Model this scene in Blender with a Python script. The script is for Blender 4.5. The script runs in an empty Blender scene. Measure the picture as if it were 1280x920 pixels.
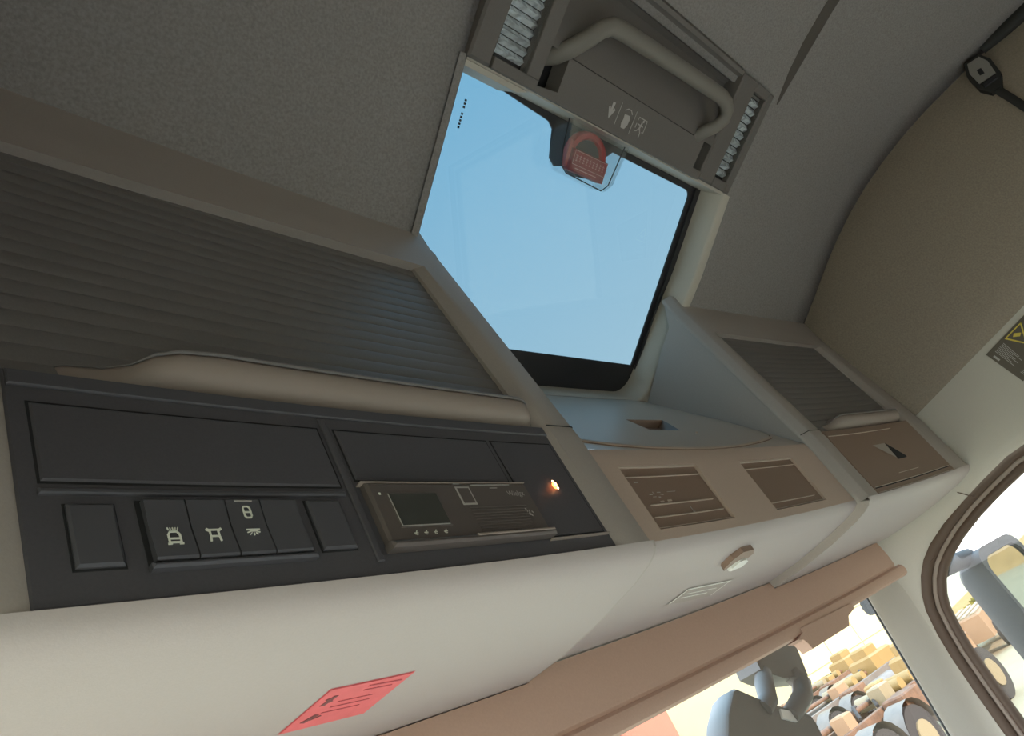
import bpy, bmesh, math, random
from mathutils import Vector, Matrix
import numpy as np
random.seed(7)
SC = bpy.context.scene
COL = SC.collection

# ------------------------------------------------------------------ camera
FPX = 874.4
RW = ((0.684, -0.587, -0.433), (0.070, 0.643, -0.763), (0.726, 0.491, 0.481))   # right, down, forward
fw = Vector(RW[2]).normalized()
dn = (Vector(RW[1]) - fw * Vector(RW[1]).dot(fw)).normalized()
rt = dn.cross(fw)
CAM = Vector((-1.0954, -0.4333, -0.1633))
cd = bpy.data.cameras.new('camera')
cd.sensor_width = 36.0
cd.lens = 36.0 * FPX / 1280.0
cd.clip_start = 0.005
cd.clip_end = 2000
cam = bpy.data.objects.new('camera', cd)
COL.objects.link(cam)
m = Matrix((( rt.x, -dn.x, -fw.x, CAM.x), (rt.y, -dn.y, -fw.y, CAM.y), (rt.z, -dn.z, -fw.z, CAM.z), (0, 0, 0, 1)))
cam.matrix_world = m
SC.camera = cam

# ------------------------------------------------------------------ sky, sun, exposure
w = bpy.data.worlds.new('daylight_sky')
SC.world = w
w.use_nodes = True
nt = w.node_tree
nt.nodes.clear()
tc = nt.nodes.new('ShaderNodeTexCoord')
sep = nt.nodes.new('ShaderNodeSeparateXYZ')
ramp = nt.nodes.new('ShaderNodeValToRGB')
ramp.color_ramp.elements[0].position = 0.0
ramp.color_ramp.elements[0].color = (0.95, 0.97, 1.0, 1)
ramp.color_ramp.elements[1].position = 0.75
ramp.color_ramp.elements[1].color = (0.36, 0.66, 0.92, 1)
bg = nt.nodes.new('ShaderNodeBackground')
bg.inputs['Strength'].default_value = 2.3
ow = nt.nodes.new('ShaderNodeOutputWorld')
nt.links.new(tc.outputs['Generated'], sep.inputs[0])
nt.links.new(sep.outputs['Z'], ramp.inputs[0])
nt.links.new(ramp.outputs[0], bg.inputs['Color'])
nt.links.new(bg.outputs[0], ow.inputs['Surface'])

sl = bpy.data.lights.new('sun', 'SUN')
sl.energy = 2.8
sl.angle = 0.01
sl.color = (1.0, 0.90, 0.80)
sun = bpy.data.objects.new('sun', sl)
COL.objects.link(sun)
sun.rotation_euler = (-Vector((-0.40, -0.80, 0.43))).to_track_quat('-Z', 'Y').to_euler()
sun.location = (-20, -20, 40)

SC.view_settings.view_transform = 'Standard'
SC.view_settings.look = 'None'
SC.view_settings.exposure = 1.55
SC.view_settings.gamma = 1.0
SC.view_settings.use_curve_mapping = False
SC.cycles.use_denoising = True
SC.cycles.max_bounces = 10
SC.cycles.diffuse_bounces = 6
SC.cycles.transparent_max_bounces = 16
SC.cycles.sample_clamp_indirect = 6.0

# ------------------------------------------------------------------ materials
def srgb(r, g, b):
    f = lambda c: (c / 255 / 12.92) if c / 255 <= 0.04045 else ((c / 255 + 0.055) / 1.055) ** 2.4
    return (f(r), f(g), f(b), 1)

def mat(name, col, rough=0.55, metal=0.0, spec=0.5, grain=0.0, gscale=400.0, bump=0.0, bscale=600.0, emit=None, estr=0.0):
    mt = bpy.data.materials.new(name)
    mt.use_nodes = True
    nt = mt.node_tree
    b = nt.nodes['Principled BSDF']
    b.inputs['Base Color'].default_value = col
    b.inputs['Roughness'].default_value = rough
    b.inputs['Metallic'].default_value = metal
    b.inputs['Specular IOR Level'].default_value = spec
    if emit:
        b.inputs['Emission Color'].default_value = emit
        b.inputs['Emission Strength'].default_value = estr
    co = nt.nodes.new('ShaderNodeTexCoord')
    if grain > 0:
        n = nt.nodes.new('ShaderNodeTexNoise')
        n.inputs['Scale'].default_value = gscale
        n.inputs['Detail'].default_value = 3
        nt.links.new(co.outputs['Object'], n.inputs['Vector'])
        r = nt.nodes.new('ShaderNodeValToRGB')
        r.color_ramp.elements[0].position = 0.3
        r.color_ramp.elements[1].position = 0.7
        r.color_ramp.elements[0].color = tuple(c * (1 - grain) for c in col[:3]) + (1,)
        r.color_ramp.elements[1].color = tuple(min(1, c * (1 + grain)) for c in col[:3]) + (1,)
        nt.links.new(n.outputs['Fac'], r.inputs[0])
        nt.links.new(r.outputs[0], b.inputs['Base Color'])
    if bump > 0:
        n2 = nt.nodes.new('ShaderNodeTexNoise')
        n2.inputs['Scale'].default_value = bscale
        n2.inputs['Detail'].default_value = 2
        nt.links.new(co.outputs['Object'], n2.inputs['Vector'])
        bp = nt.nodes.new('ShaderNodeBump')
        bp.inputs['Strength'].default_value = bump
        bp.inputs['Distance'].default_value = 0.001
        nt.links.new(n2.outputs['Fac'], bp.inputs['Height'])
        nt.links.new(bp.outputs[0], b.inputs['Normal'])
    return mt

def glass(name, tint, gloss=0.05, rough=0.0):
    mt = bpy.data.materials.new(name)
    mt.use_nodes = True
    nt = mt.node_tree
    nt.nodes.clear()
    t = nt.nodes.new('ShaderNodeBsdfTransparent')
    t.inputs[0].default_value = tint
    g = nt.nodes.new('ShaderNodeBsdfGlossy')
    g.inputs['Roughness'].default_value = rough
    mx = nt.nodes.new('ShaderNodeMixShader')
    mx.inputs[0].default_value = gloss
    o = nt.nodes.new('ShaderNodeOutputMaterial')
    nt.links.new(t.outputs[0], mx.inputs[1])
    nt.links.new(g.outputs[0], mx.inputs[2])
    nt.links.new(mx.outputs[0], o.inputs['Surface'])
    return mt

M = {}
M['fabric'] = mat('headliner_fabric', srgb(142, 136, 133), 0.95, spec=0.1, grain=0.14, gscale=260, bump=0.35, bscale=420)
M['seamfabric'] = mat('seam_fabric', srgb(92, 86, 81), 0.95, spec=0.1)
M['wallfabric'] = mat('side_panel_fabric', srgb(148, 135, 121), 0.95, spec=0.1, grain=0.12, gscale=260, bump=0.35, bscale=420)
M['frame'] = mat('grey_beige_plastic', srgb(168, 158, 151), 0.5, spec=0.35, grain=0.03, gscale=500, bump=0.12, bscale=900)
M['light'] = mat('light_grey_plastic', srgb(176, 165, 162), 0.5, spec=0.35, grain=0.02, gscale=500, bump=0.1, bscale=900)
M['center'] = mat('taupe_plastic', srgb(194, 171, 156), 0.48, spec=0.4, grain=0.03, gscale=500, bump=0.1, bscale=900)
M['lid'] = mat('lid_plastic', srgb(194, 172, 154), 0.36, spec=0.5, grain=0.02, gscale=500)
M['tambour'] = mat('tambour_plastic', srgb(116, 111, 110), 0.42, spec=0.45, grain=0.05, gscale=500, bump=0.1, bscale=900)
M['rail'] = mat('rail_plastic', srgb(152, 138, 130), 0.45, spec=0.4)
M['black'] = mat('black_panel_plastic', srgb(80, 77, 82), 0.5, spec=0.4, grain=0.05, gscale=500, bump=0.1, bscale=900)
M['black2'] = mat('black_switch_plastic', srgb(80, 78, 83), 0.42, spec=0.45)
M['seam'] = mat('dark_gap', srgb(44, 43, 45), 0.8, spec=0.2)
M['device'] = mat('device_plastic', srgb(92, 83, 80), 0.4, spec=0.45)
M['devscreen'] = mat('device_screen', srgb(66, 66, 62), 0.2, spec=0.5)
M['brown'] = mat('dark_brown_cover_plastic', srgb(136, 112, 98), 0.45, spec=0.4, grain=0.03, gscale=500)
M['edgehi'] = mat('edge_highlight_plastic', srgb(196, 178, 164), 0.4, spec=0.4)  # edge highlights put into a pale colour; also used for stud and marks
M['icon'] = mat('white_print', srgb(225, 224, 212), 0.6)
M['iconsoft'] = mat('grey_print', srgb(178, 172, 168), 0.6)
M['led'] = mat('orange_lamp', srgb(255, 120, 40), 0.4, emit=(1, 0.22, 0.05, 1), estr=2.5)
M['ledcore'] = mat('orange_lamp_core', srgb(255, 220, 180), 0.4, emit=(1, 0.6, 0.3, 1), estr=4)
M['visor'] = mat('blind_plastic', srgb(190, 158, 141), 0.6, spec=0.25, grain=0.03, gscale=300)
M['pillar'] = mat('pillar_plastic', srgb(192, 184, 172), 0.55, spec=0.3, grain=0.02, gscale=400, bump=0.1, bscale=900)
M['rubber'] = mat('brown_rubber', srgb(92, 74, 62), 0.55, spec=0.35)
M['rubberhi'] = mat('rubber_highlight', srgb(150, 134, 122), 0.5, spec=0.35)  # paler tone paints the highlight along the brown seal
M['blackframe'] = mat('black_frit', srgb(48, 46, 49), 0.35, spec=0.4)
M['console'] = mat('console_plastic', srgb(110, 104, 100), 0.6, spec=0.3, grain=0.04, gscale=400, bump=0.15, bscale=800)
M['handle'] = mat('handle_plastic', srgb(124, 118, 111), 0.5, spec=0.35)
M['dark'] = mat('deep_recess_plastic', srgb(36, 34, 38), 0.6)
M['red'] = mat('red_plastic', srgb(180, 44, 46), 0.35, spec=0.5)
M['redlabel'] = mat('red_label', srgb(150, 30, 45), 0.5)
M['pink'] = mat('pink_print', srgb(222, 170, 170), 0.6)
M['sticker'] = mat('red_sticker_paper', srgb(226, 108, 112), 0.5, spec=0.3, grain=0.06, gscale=60)
M['stickertext'] = mat('red_sticker_print', srgb(186, 76, 84), 0.6)
M['stickermark'] = mat('red_sticker_dark_print', srgb(120, 62, 64), 0.6)
M['paper'] = mat('white_paper', srgb(232, 230, 224), 0.6)
M['walllabel'] = mat('brown_label', srgb(96, 86, 74), 0.5)
M['yellow'] = mat('yellow_print', srgb(214, 190, 80), 0.5)
M['strap'] = mat('black_strap', srgb(40, 38, 36), 0.7)
M['rearwall'] = mat('rear_wall_fabric', srgb(176, 171, 163), 0.95, spec=0.1, grain=0.1, gscale=200)  # unseen rear wall made lighter to bounce light onto the lockers
M['floor'] = mat('floor_mat', srgb(182, 171, 164), 0.9, spec=0.1, grain=0.1, gscale=60)  # unseen floor made pale to bounce light up into the cab
M['hatchglass'] = glass('tinted_hatch_glass', (0.283, 0.322, 0.330, 1), 0.02)
M['screen'] = glass('windscreen_glass', (0.84, 0.83, 0.82, 1), 0.03)
M['clear'] = glass('clear_plastic', (0.88, 0.90, 0.90, 1), 0.04, 0.05)
def cloudy(name):
    mt = glass(name, (0.86, 0.88, 0.88, 1), 0.04, 0.05)
    nt = mt.node_tree
    mx0 = [n for n in nt.nodes if n.type == 'MIX_SHADER'][0]
    o = [n for n in nt.nodes if n.type == 'OUTPUT_MATERIAL'][0]
    df = nt.nodes.new('ShaderNodeBsdfTranslucent')
    df.inputs[0].default_value = (0.8, 0.82, 0.82, 1)
    d2 = nt.nodes.new('ShaderNodeBsdfDiffuse')
    d2.inputs[0].default_value = (0.7, 0.72, 0.72, 1)
    ad = nt.nodes.new('ShaderNodeMixShader')
    nt.links.new(df.outputs[0], ad.inputs[1]); nt.links.new(d2.outputs[0], ad.inputs[2])
    mx = nt.nodes.new('ShaderNodeMixShader')
    mx.inputs[0].default_value = 0.09
    nt.links.new(mx0.outputs[0], mx.inputs[1]); nt.links.new(ad.outputs[0], mx.inputs[2])
    nt.links.new(mx.outputs[0], o.inputs['Surface'])
    return mt
M['cloudy'] = cloudy('clouded_clear_plastic')
M['mirrorbody'] = mat('mirror_housing_plastic', srgb(72, 71, 72), 0.55, spec=0.3)
M['mirrorglass'] = mat('mirror_glass', srgb(176, 182, 180), 0.03, metal=1.0)
M['frontmirror'] = mat('front_mirror_plastic', srgb(112, 103, 98), 0.5, spec=0.35)
M['concrete'] = mat('yard_concrete', srgb(168, 152, 124), 0.9, spec=0.1, grain=0.08, gscale=0.8)
M['facade'] = mat('cream_facade', srgb(192, 178, 136), 0.85, spec=0.1, grain=0.05, gscale=0.5)
M['redwall'] = mat('red_paint', srgb(182, 100, 78), 0.8, spec=0.1)
M['sand'] = mat('sand', srgb(170, 138, 92), 0.95, spec=0.05, grain=0.12, gscale=0.6)
M['shrub'] = mat('dry_leaf', srgb(112, 104, 42), 0.8, spec=0.1, grain=0.3, gscale=4)
M['steel_brown'] = mat('rusty_steel', srgb(104, 72, 50), 0.7, grain=0.25, gscale=8)
M['steel_yellow'] = mat('yellow_machine_paint', srgb(138, 108, 60), 0.6)
M['steel_grey'] = mat('grey_steel', srgb(108, 96, 86), 0.5, grain=0.1, gscale=6)
M['tyre'] = mat('tyre_rubber', srgb(52, 44, 40), 0.85)
M['hubcap'] = mat('hub_steel', srgb(130, 112, 84), 0.5)
M['silver'] = mat('silver_plastic', srgb(168, 164, 158), 0.35, metal=0.6)
M['tan'] = mat('tan_paint', srgb(142, 108, 78), 0.7)

# lamp lens: rippled reflector, near white to paint in its bright reflections
def lens_mat():
    mt = mat('rippled_reflector', srgb(244, 245, 250), 0.25, metal=0.2)
    nt = mt.node_tree
    b = nt.nodes['Principled BSDF']
    co = nt.nodes.new('ShaderNodeTexCoord')
    wv = nt.nodes.new('ShaderNodeTexNoise')
    wv.inputs['Scale'].default_value = 55
    wv.inputs['Detail'].default_value = 1
    nt.links.new(co.outputs['Object'], wv.inputs['Vector'])
    bp = nt.nodes.new('ShaderNodeBump')
    bp.inputs['Strength'].default_value = 1.0
    bp.inputs['Distance'].default_value = 0.02
    nt.links.new(wv.outputs['Fac'], bp.inputs['Height'])
    nt.links.new(bp.outputs[0], b.inputs['Normal'])
    return mt
M['lens'] = lens_mat()

# ------------------------------------------------------------------ mesh helpers
class MB:
    def __init__(self):
        self.v = []
        self.f = []
    def quadgrid(self, rows, closed_u=False):
        """rows: list of lists of points"""
        b = len(self.v)
        n = len(rows[0])
        for r in rows:
            self.v += [tuple(p) for p in r]
        for i in range(len(rows) - 1):
            for j in range(n if closed_u else n - 1):
                a = b + i * n + j
                c = b + i * n + (j + 1) % n
                self.f.append((a, c, c + n, a + n))
        return b
    def face(self, pts):
        b = len(self.v)
        self.v += [tuple(p) for p in pts]
        self.f.append(tuple(range(b, b + len(pts))))
    def rbox(self, fr, a0, a1, b0, b1, d0, d1, bev=0.0, na=1):
        """box in a local frame fr(a,b,d): base at d0, top at d1 with a bevelled top rim"""
        if a0 > a1: a0, a1 = a1, a0
        if b0 > b1: b0, b1 = b1, b0
        s = 1 if d1 >= d0 else -1
        xs = [a0 + (a1 - a0) * i / na for i in range(na + 1)]
        xi = [a0 + bev + (a1 - a0 - 2 * bev) * i / na for i in range(na + 1)]
        rings = []
        def ring(X, lo, hi, d):
            return [fr(x, lo, d) for x in X] + [fr(x, hi, d) for x in reversed(X)]
        rings.append(ring(xs, b0, b1, d0))
        if bev > 0:
            rings.append(ring(xs, b0, b1, d1 - s * bev))
            rings.append(ring(xi, b0 + bev, b1 - bev, d1))
        else:
            rings.append(ring(xs, b0, b1, d1))
        base = self.quadgrid(rings, closed_u=True)
        n = 2 * (na + 1)
        for k in (0, len(rings) - 1):
            o = base + k * n
            for i in range(na):
                self.f.append((o + i, o + i + 1, o + n - 2 - i, o + n - 1 - i))
    def box(self, x0, x1, y0, y1, z0, z1, bev=0.0):
        self.rbox(lambda a, b, d: (a, b, d), x0, x1, y0, y1, z0, z1, bev)
    def tube(self, pts, r, n=10, flat=None, cap=True):
        pts = [Vector(p) for p in pts]
        rows = []
        up = None
        for i, p in enumerate(pts):
            t = (pts[min(i + 1, len(pts) - 1)] - pts[max(i - 1, 0)]).normalized()
            if up is None:
                up = Vector((0, 0, 1)) if abs(t.z) < 0.9 else Vector((1, 0, 0))
                if flat is not None: up = Vector(flat)
            side = t.cross(up).normalized()
            u2 = side.cross(t).normalized()
            up = u2
            rr = r[i] if isinstance(r, list) else r
            ra, rb = rr if isinstance(rr, tuple) else (rr, rr)
            rows.append([p + side * (ra * math.cos(2 * math.pi * k / n)) + u2 * (rb * math.sin(2 * math.pi * k / n)) for k in range(n)])
        b = self.quadgrid(rows, closed_u=True)
        if cap:
            self.f.append(tuple(b + k for k in range(n)))
            self.f.append(tuple(b + (len(rows) - 1) * n + k for k in range(n)))
    def cyl(self, c, axis, r, h, n=20):
        c = Vector(c); ax = Vector(axis).normalized()
        self.tube([c - ax * h / 2, c + ax * h / 2], r, n)
    def prism(self, pts, fr, d0, d1):
        """pts: outline (a,b); extruded from d0 to d1"""
        b = len(self.v)
        n = len(pts)
        self.v += [tuple(fr(a, c, d0)) for a, c in pts] + [tuple(fr(a, c, d1)) for a, c in pts]
        for i in range(n):
            j = (i + 1) % n
            self.f.append((b + i, b + j, b + n + j, b + n + i))
        self.f.append(tuple(b + i for i in range(n)))
        self.f.append(tuple(b + n + i for i in range(n)))
    def build(self, name, mt, parent=None, smooth=35, recalc=True, world=True):
        me = bpy.data.meshes.new(name)
        me.from_pydata([tuple(p) for p in self.v], [], self.f)
        bm = bmesh.new()
        bm.from_mesh(me)
        bmesh.ops.remove_doubles(bm, verts=bm.verts, dist=1e-5)
        if recalc:
            bmesh.ops.recalc_face_normals(bm, faces=bm.faces)
        bm.to_mesh(me)
        bm.free()
        me.materials.append(M[mt])
        if smooth:
            me.shade_smooth()
            me.set_sharp_from_angle(angle=math.radians(smooth))
        o = bpy.data.objects.new(name, me)
        COL.objects.link(o)
        attach(o, parent)
        return o

def attach(o, parent):
    if parent is not None:
        o.parent = parent
        if parent.type == 'EMPTY' or parent.parent is None:
            o.location = -Vector(parent.location)
        # children of a part share the part's world-aligned origin
        if parent.parent is not None:
            o.location = (0, 0, 0)

def thing(name, label, cat, loc=(0, 0, 0), group=None):
    o = bpy.data.objects.new(name, None)
    o.empty_display_size = 0.05
    COL.objects.link(o)
    o.location = loc
    o['label'] = label
    o['category'] = cat
    if group: o['group'] = group
    return o

def tag(o, label, cat, group=None, kind=None):
    o['label'] = label
    o['category'] = cat
    if group: o['group'] = group
    if kind: o['kind'] = kind
    return o

def structure(o, label=None):
    o['kind'] = 'structure'
    if label: o['label'] = label
    return o

def lerp(a, b, t):
    return a + (b - a) * t

def bow(x, y, z):
    return (x, y - 0.055 * x * x, z + 0.0098 * x * x)

def linspace(a, b, n):
    return [a + (b - a) * i / (n - 1) for i in range(n)]

# ------------------------------------------------------------------ the roof
XW = 1.085
YC = [0.46, 0.40, 0.283, 0.20, 0.10, 0.02, -0.07, -0.176, -0.23, -0.30, -0.37, -0.45, -0.53, -0.62, -0.75, -0.95, -1.3, -1.95]
def ceil_mid(y):
    pts = [(0.6, 0.2815), (-0.176, 0.737), (-0.25, 0.776), (-0.32, 0.806), (-0.40, 0.834), (-0.50, 0.857), (-0.62, 0.872), (-0.80, 0.880), (-1.95, 0.885)]
    for (ya, za), (yb, zb) in zip(pts, pts[1:]):
        if yb <= y <= ya:
            return lerp(za, zb, (ya - y) / (ya - yb))
    return pts[-1][1]
def ceil_z(x, y):
    ax = abs(x)
    droop = 0.036 * max(0, (ax - 0.42) / 0.66) ** 2
    return ceil_mid(y) - droop

HX0, HX1 = -0.405, 0.424        # hatch opening
HYF, HYR = 0.283, -0.176
XC = [-XW, -1.0, -0.9, -0.8, -0.7, -0.6, -0.5, HX0, -0.2, 0.0, 0.2, HX1, 0.5, 0.6, 0.7, 0.8, 0.9, 1.0, XW]
mb = MB()
def ceilpt(x, y):
    z = ceil_z(x, y)
    return (x, y, z)
for i in range(len(YC) - 1):
    for j in range(len(XC) - 1):
        if XC[j] >= HX0 - 1e-6 and XC[j + 1] <= HX1 + 1e-6 and YC[i] <= HYF + 1e-6 and YC[i + 1] >= HYR - 1e-6:
            continue
        if XC[j] >= HX0 - 1e-6 and XC[j + 1] <= HX1 + 1e-6 and (YC[i] > HYF or (YC[i] <= HYR + 1e-6 and YC[i + 1] >= -0.375)):
            continue
        mb.face([ceilpt(XC[j], YC[i]), ceilpt(XC[j + 1], YC[i]), ceilpt(XC[j + 1], YC[i + 1]), ceilpt(XC[j], YC[i + 1])])
ceiling = structure(mb.build('ceiling', 'fabric', smooth=50), 'dark grey fabric roof lining around the hatch')
sol = ceiling.modifiers.new('thickness', 'SOLIDIFY')
sol.thickness = 0.012
sol.offset = 1.0
# make sure the thickness grows upwards
me = ceiling.data
if sum(p.normal.z for p in me.polygons) < 0:
    me.flip_normals()
# outer roof skin that keeps the light out
mb = MB()
mb.quadgrid([[(x, y, ceil_z(x, y) + 0.10) for x in (-1.2, -0.6, HX0 - 0.03)] for y in YC])
mb.quadgrid([[(x, y, ceil_z(x, y) + 0.10) for x in (HX1 + 0.03, 0.6, 1.2)] for y in YC])
mb.quadgrid([[(x, y, ceil_z(x, y) + 0.10) for x in (HX0 - 0.03, 0, HX1 + 0.03)] for y in YC if y <= -0.22])
structure(mb.build('roof_skin', 'light', smooth=50), 'white outer roof of the truck cab')

# groove rearwards from the console: flat strip, its shade painted as darker fabric
mb = MB()
gp = []
for k in range(9):
    t = k / 8
    y = lerp(-0.39, -1.2, t)
    x = lerp(0.478, 0.27, t)
    gp.append((x, y, ceil_z(x, y) - 0.001))
mb.tube(gp, [(0.004, 0.001)] + [(0.019, 0.003)] * 8, 10, flat=(0, 0, 1))
mb.build('lining_seam', 'seamfabric', ceiling)

# hatch: local frame on the sloping roof plane
HO = Vector((0, -0.176, 0.737)); HT = Vector((0, 0.8626, -0.5063)); HN = Vector((0, 0.5063, 0.8626))
def hf(x, t, d):
    return HO + Vector((x, 0, 0)) + HT * t + HN * d
TF = 0.532                           # front end of the opening along the slope
# light trim walls of the reveal (right, left, rear) and the rounded front rim
hatch = structure(thing('window_3', 'tinted roof hatch glass in a light trim frame', 'window', hf(0, 0.28, 0.05)))
del hatch['category']
def reveal(path, name, mt, fl=0.036):
    """path of (x,t) with outward direction handled by scaling between ceiling and glass level"""
    mb = MB()
    rows = []
    for (x, t, nx, ntt) in path:
        row = []
        for off, d in ((fl, -0.002), (0.006, -0.006), (0.0, 0.0), (-0.002, 0.03), (-0.004, 0.062), (0.02, 0.07)):
            row.append(hf(x + nx * off, t + ntt * off, d))
        rows.append(row)
    mb.quadgrid(rows)
    return mb.build(name, mt, hatch, smooth=60)
R = 0.055
corner_r = [(HX1 - 0.030 - R + R * math.cos(a), TF - R + R * math.sin(a), math.cos(a), math.sin(a)) for a in linspace(0, math.pi / 2, 8)]
corner_l = [(HX0 + R - R * math.sin(a), TF - R + R * math.cos(a), -math.sin(a), math.cos(a)) for a in linspace(0, math.pi / 2, 8)]
reveal([(HX1, -0.002, 1, 0), (HX1, 0.2, 1, 0)] + corner_r + corner_l, 'reveal_trim', 'pillar')
reveal([corner_l[-1], (HX0, 0.2, -1, 0), (HX0, -0.002, -1, 0)], 'reveal_lining', 'fabric', 0.016)
mb = MB()
mb.rbox(hf, HX0, HX1, -0.004, 0.003, -0.002, 0.056, 0.001)
mb.prism([(HX0, 0.0), (-0.285, 0.0), (-0.262, 0.004), (-0.285, 0.012), (HX0, 0.012)], hf, 0.004, 0.05)
mb.build('rear_trim', 'pillar', hatch)
# black frit frame: four bars just below the glass
GX0, GX1, GT0, GT1 = -0.375, 0.378, 0.016, 0.456
mb = MB()
mb.rbox(hf, HX0 - 0.01, GX0, -0.01, TF + 0.01, 0.056, 0.0595)
mb.build('black_border', 'blackframe', hatch)
mb = MB()
mb.rbox(hf, GX1, HX1 + 0.01, -0.01, TF + 0.01, 0.056, 0.0595)
mb.rbox(hf, GX1 + 0.014, GX1 + 0.02, 0.0, TF - 0.02, 0.05, 0.057, 0.002)
mb.build('black_border', 'blackframe', hatch)
mb = MB()
mb.rbox(hf, GX0, GX1, GT1, TF + 0.01, 0.056, 0.0595)
mb.build('black_border', 'blackframe', hatch)
mb = MB()
def arc(cx, cy, r, a0, a1, n=6):
    return [(cx + r * math.cos(math.radians(a)), cy + r * math.sin(math.radians(a))) for a in linspace(a0, a1, n)]
outl = [(GX0, -0.01), (GX1, -0.01)] + [(GX1, GT0 + 0.018)] + arc(GX1 - 0.018, GT0 + 0.018, 0.018, 0, -90, 5) \
    + [(0.06, GT0), (0.045, 0.03), (-0.02, 0.068), (-0.07, 0.082), (-0.095, 0.088), (-0.112, 0.078), (-0.121, 0.05), (-0.127, GT0 + 0.012), (-0.142, GT0 + 0.002), (-0.16, GT0), (-0.20, GT0 - 0.003), (GX0, -0.002)]
mb.prism(outl, hf, 0.056, 0.0595)
mb.build('black_border', 'blackframe', hatch)
mb = MB()
mb.rbox(hf, HX0 - 0.03, HX1 + 0.03, -0.03, TF + 0.03, 0.060, 0.066)
mb.build('tinted_pane', 'hatchglass', hatch, smooth=0)
mb = MB()
for k in range(9):
    if k == 3: continue
    mb.rbox(hf, -0.341, -0.337, 0.046 + k * 0.0055, 0.0495 + k * 0.0055, 0.0585, 0.0595)
mb.build('glass_marking', 'blackframe', hatch)

# ------------------------------------------------------------------ walls
SEAM = [(0.30, 0.40), (0.16, 0.50), (0.006, 0.595), (-0.037, 0.629), (-0.119, 0.686), (-0.219, 0.742), (-0.311, 0.783), (-0.408, 0.815), (-0.565, 0.850), (-0.75, 0.853), (-0.95, 0.86), (-1.4, 0.86), (-1.95, 0.86)]
def edge_z(y):      # lower edge of the side fabric
    return 0.19 + (-0.06 - y) * 0.185 if y > -0.7 else 0.308
def upper_wall(sx, name, label):
    mb = MB()
    rows = []
    for (y, zs) in SEAM:
        ze = edge_z(y)
        row = []
        for k in range(9):
            t = k / 8
            z = lerp(zs, ze, t)
            x = 1.082 + 0.03 * t - 0.030 * math.sin(math.pi * min(1, t * 1.0)) ** 0.8 * (0.6 + 0.4 * min(1, max(0, -y / 0.5)))
            if k == 0: x = 1.088
            row.append((sx * x, y, z))
        row.append((sx * 1.121, y, ze - 0.004))
        row.append((sx * 1.122, y, ze - 0.05))
        rows.append(row)
    mb.quadgrid(rows)
    o = mb.build(name, 'wallfabric', smooth=60)
    structure(o, label)
    # dark seam line where the roof lining meets the padded side
    mb = MB()
    mb.tube([(sx * 1.080, y, zs - 0.001) for (y, zs) in SEAM[1:]], 0.0024, 8)
    mb.build('lining_seam', 'seamfabric', o)
    return o
upper_wall(1, 'wall_right', 'padded brown grey fabric side panel above the passenger window')
upper_wall(-1, 'wall_left', 'padded grey fabric side panel above the open driver door')

# lower side trim with the window opening, right side
WIN = [(-1.05, -0.055), (-0.60, -0.048), (-0.35, -0.052), (-0.151, -0.063), (-0.07, -0.080), (0.005, -0.099), (0.075, -0.123), (0.131, -0.149), (0.165, -0.170), (0.192, -0.195), (0.214, -0.224),
       (0.230, -0.256), (0.243, -0.31), (0.252, -0.369), (0.258, -0.46), (0.262, -0.556), (0.270, -0.80), (-1.05, -0.80)]
def out2(pts, d):
    """offset of a closed outline away from its centroid side (outwards)"""
    n = len(pts)
    area = sum(pts[i][0] * pts[(i + 1) % n][1] - pts[(i + 1) % n][0] * pts[i][1] for i in range(n))
    s = 1 if area > 0 else -1
    res = []
    for i in range(n):
        a, b, c = Vector(pts[i - 1]), Vector(pts[i]), Vector(pts[(i + 1) % n])
        t1 = (b - a).normalized(); t2 = (c - b).normalized()
        n1 = Vector((t1.y, -t1.x)) * s; n2 = Vector((t2.y, -t2.x)) * s
        nn = (n1 + n2)
        nn = nn / max(nn.length, 1e-6)
        k = 1 / max(0.5, nn.dot(n1))
        p = b + nn * d * k
        res.append((p.x, p.y))
    return res
def side_x(y, z):           # inner face of the side trim
    return 1.112 + 0.035 * min(1, max(0, (0.02 - z) / 0.12))
def lower_wall(sx, name, label, window=True):
    ring0 = out2(WIN, 0.052)
    outer = []
    for (y, z) in ring0:
        outer.append((y, z))
    # outer boundary of the trim plate, one point for each ring point
    bound = []
    for (y, z) in WIN:
        if z > -0.13 or y < -1.0:
            bound.append((y if y > -1 else -1.95, edge_z(y) if z > -0.7 else -1.45))
        else:
            bound.append(None)
    bound = []
    for i, (y, z) in enumerate(WIN):
        if i == 0: bound.append((-1.95, 0.308))
        elif i <= 6: bound.append((y, edge_z(y)))
        elif i == 7: bound.append((0.20, 0.13))
        elif i == 8: bound.append((0.262, 0.03))
        elif i == 9: bound.append((0.285, -0.06))
        elif i == 10: bound.append((0.292, -0.16))
        elif i == 11: bound.append((0.296, -0.24))
        elif i == 12: bound.append((0.302, -0.31))
        elif i == 13: bound.append((0.308, -0.369))
        elif i == 14: bound.append((0.314, -0.46))
        elif i == 15: bound.append((0.320, -0.556))
        elif i == 16: bound.append((0.34, -1.45))
        else: bound.append((-1.95, -1.45))
    mb = MB()
    rows = []
    for i in range(len(WIN)):
        a = bound[i]; b = ring0[i]
        row = []
        for t in (0, 0.15, 0.3, 0.45, 0.6, 0.75, 0.9, 1.0):
            y = lerp(a[0], b[0], t); z = lerp(a[1], b[1], t)
            row.append((sx * side_x(y, z), y, z))
        row.append((sx * (side_x(*b) + 0.012), lerp(b[0], WIN[i][0], 0.15), lerp(b[1], WIN[i][1], 0.15)))
        rows.append(row)
    rows.append(rows[0])
    mb.quadgrid(rows)
    o = structure(mb.build(name, 'pillar', smooth=60), label)
    return o, ring0
wr, ring = lower_wall(1, 'trim_1', 'light grey plastic door surround on the passenger side')
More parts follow.
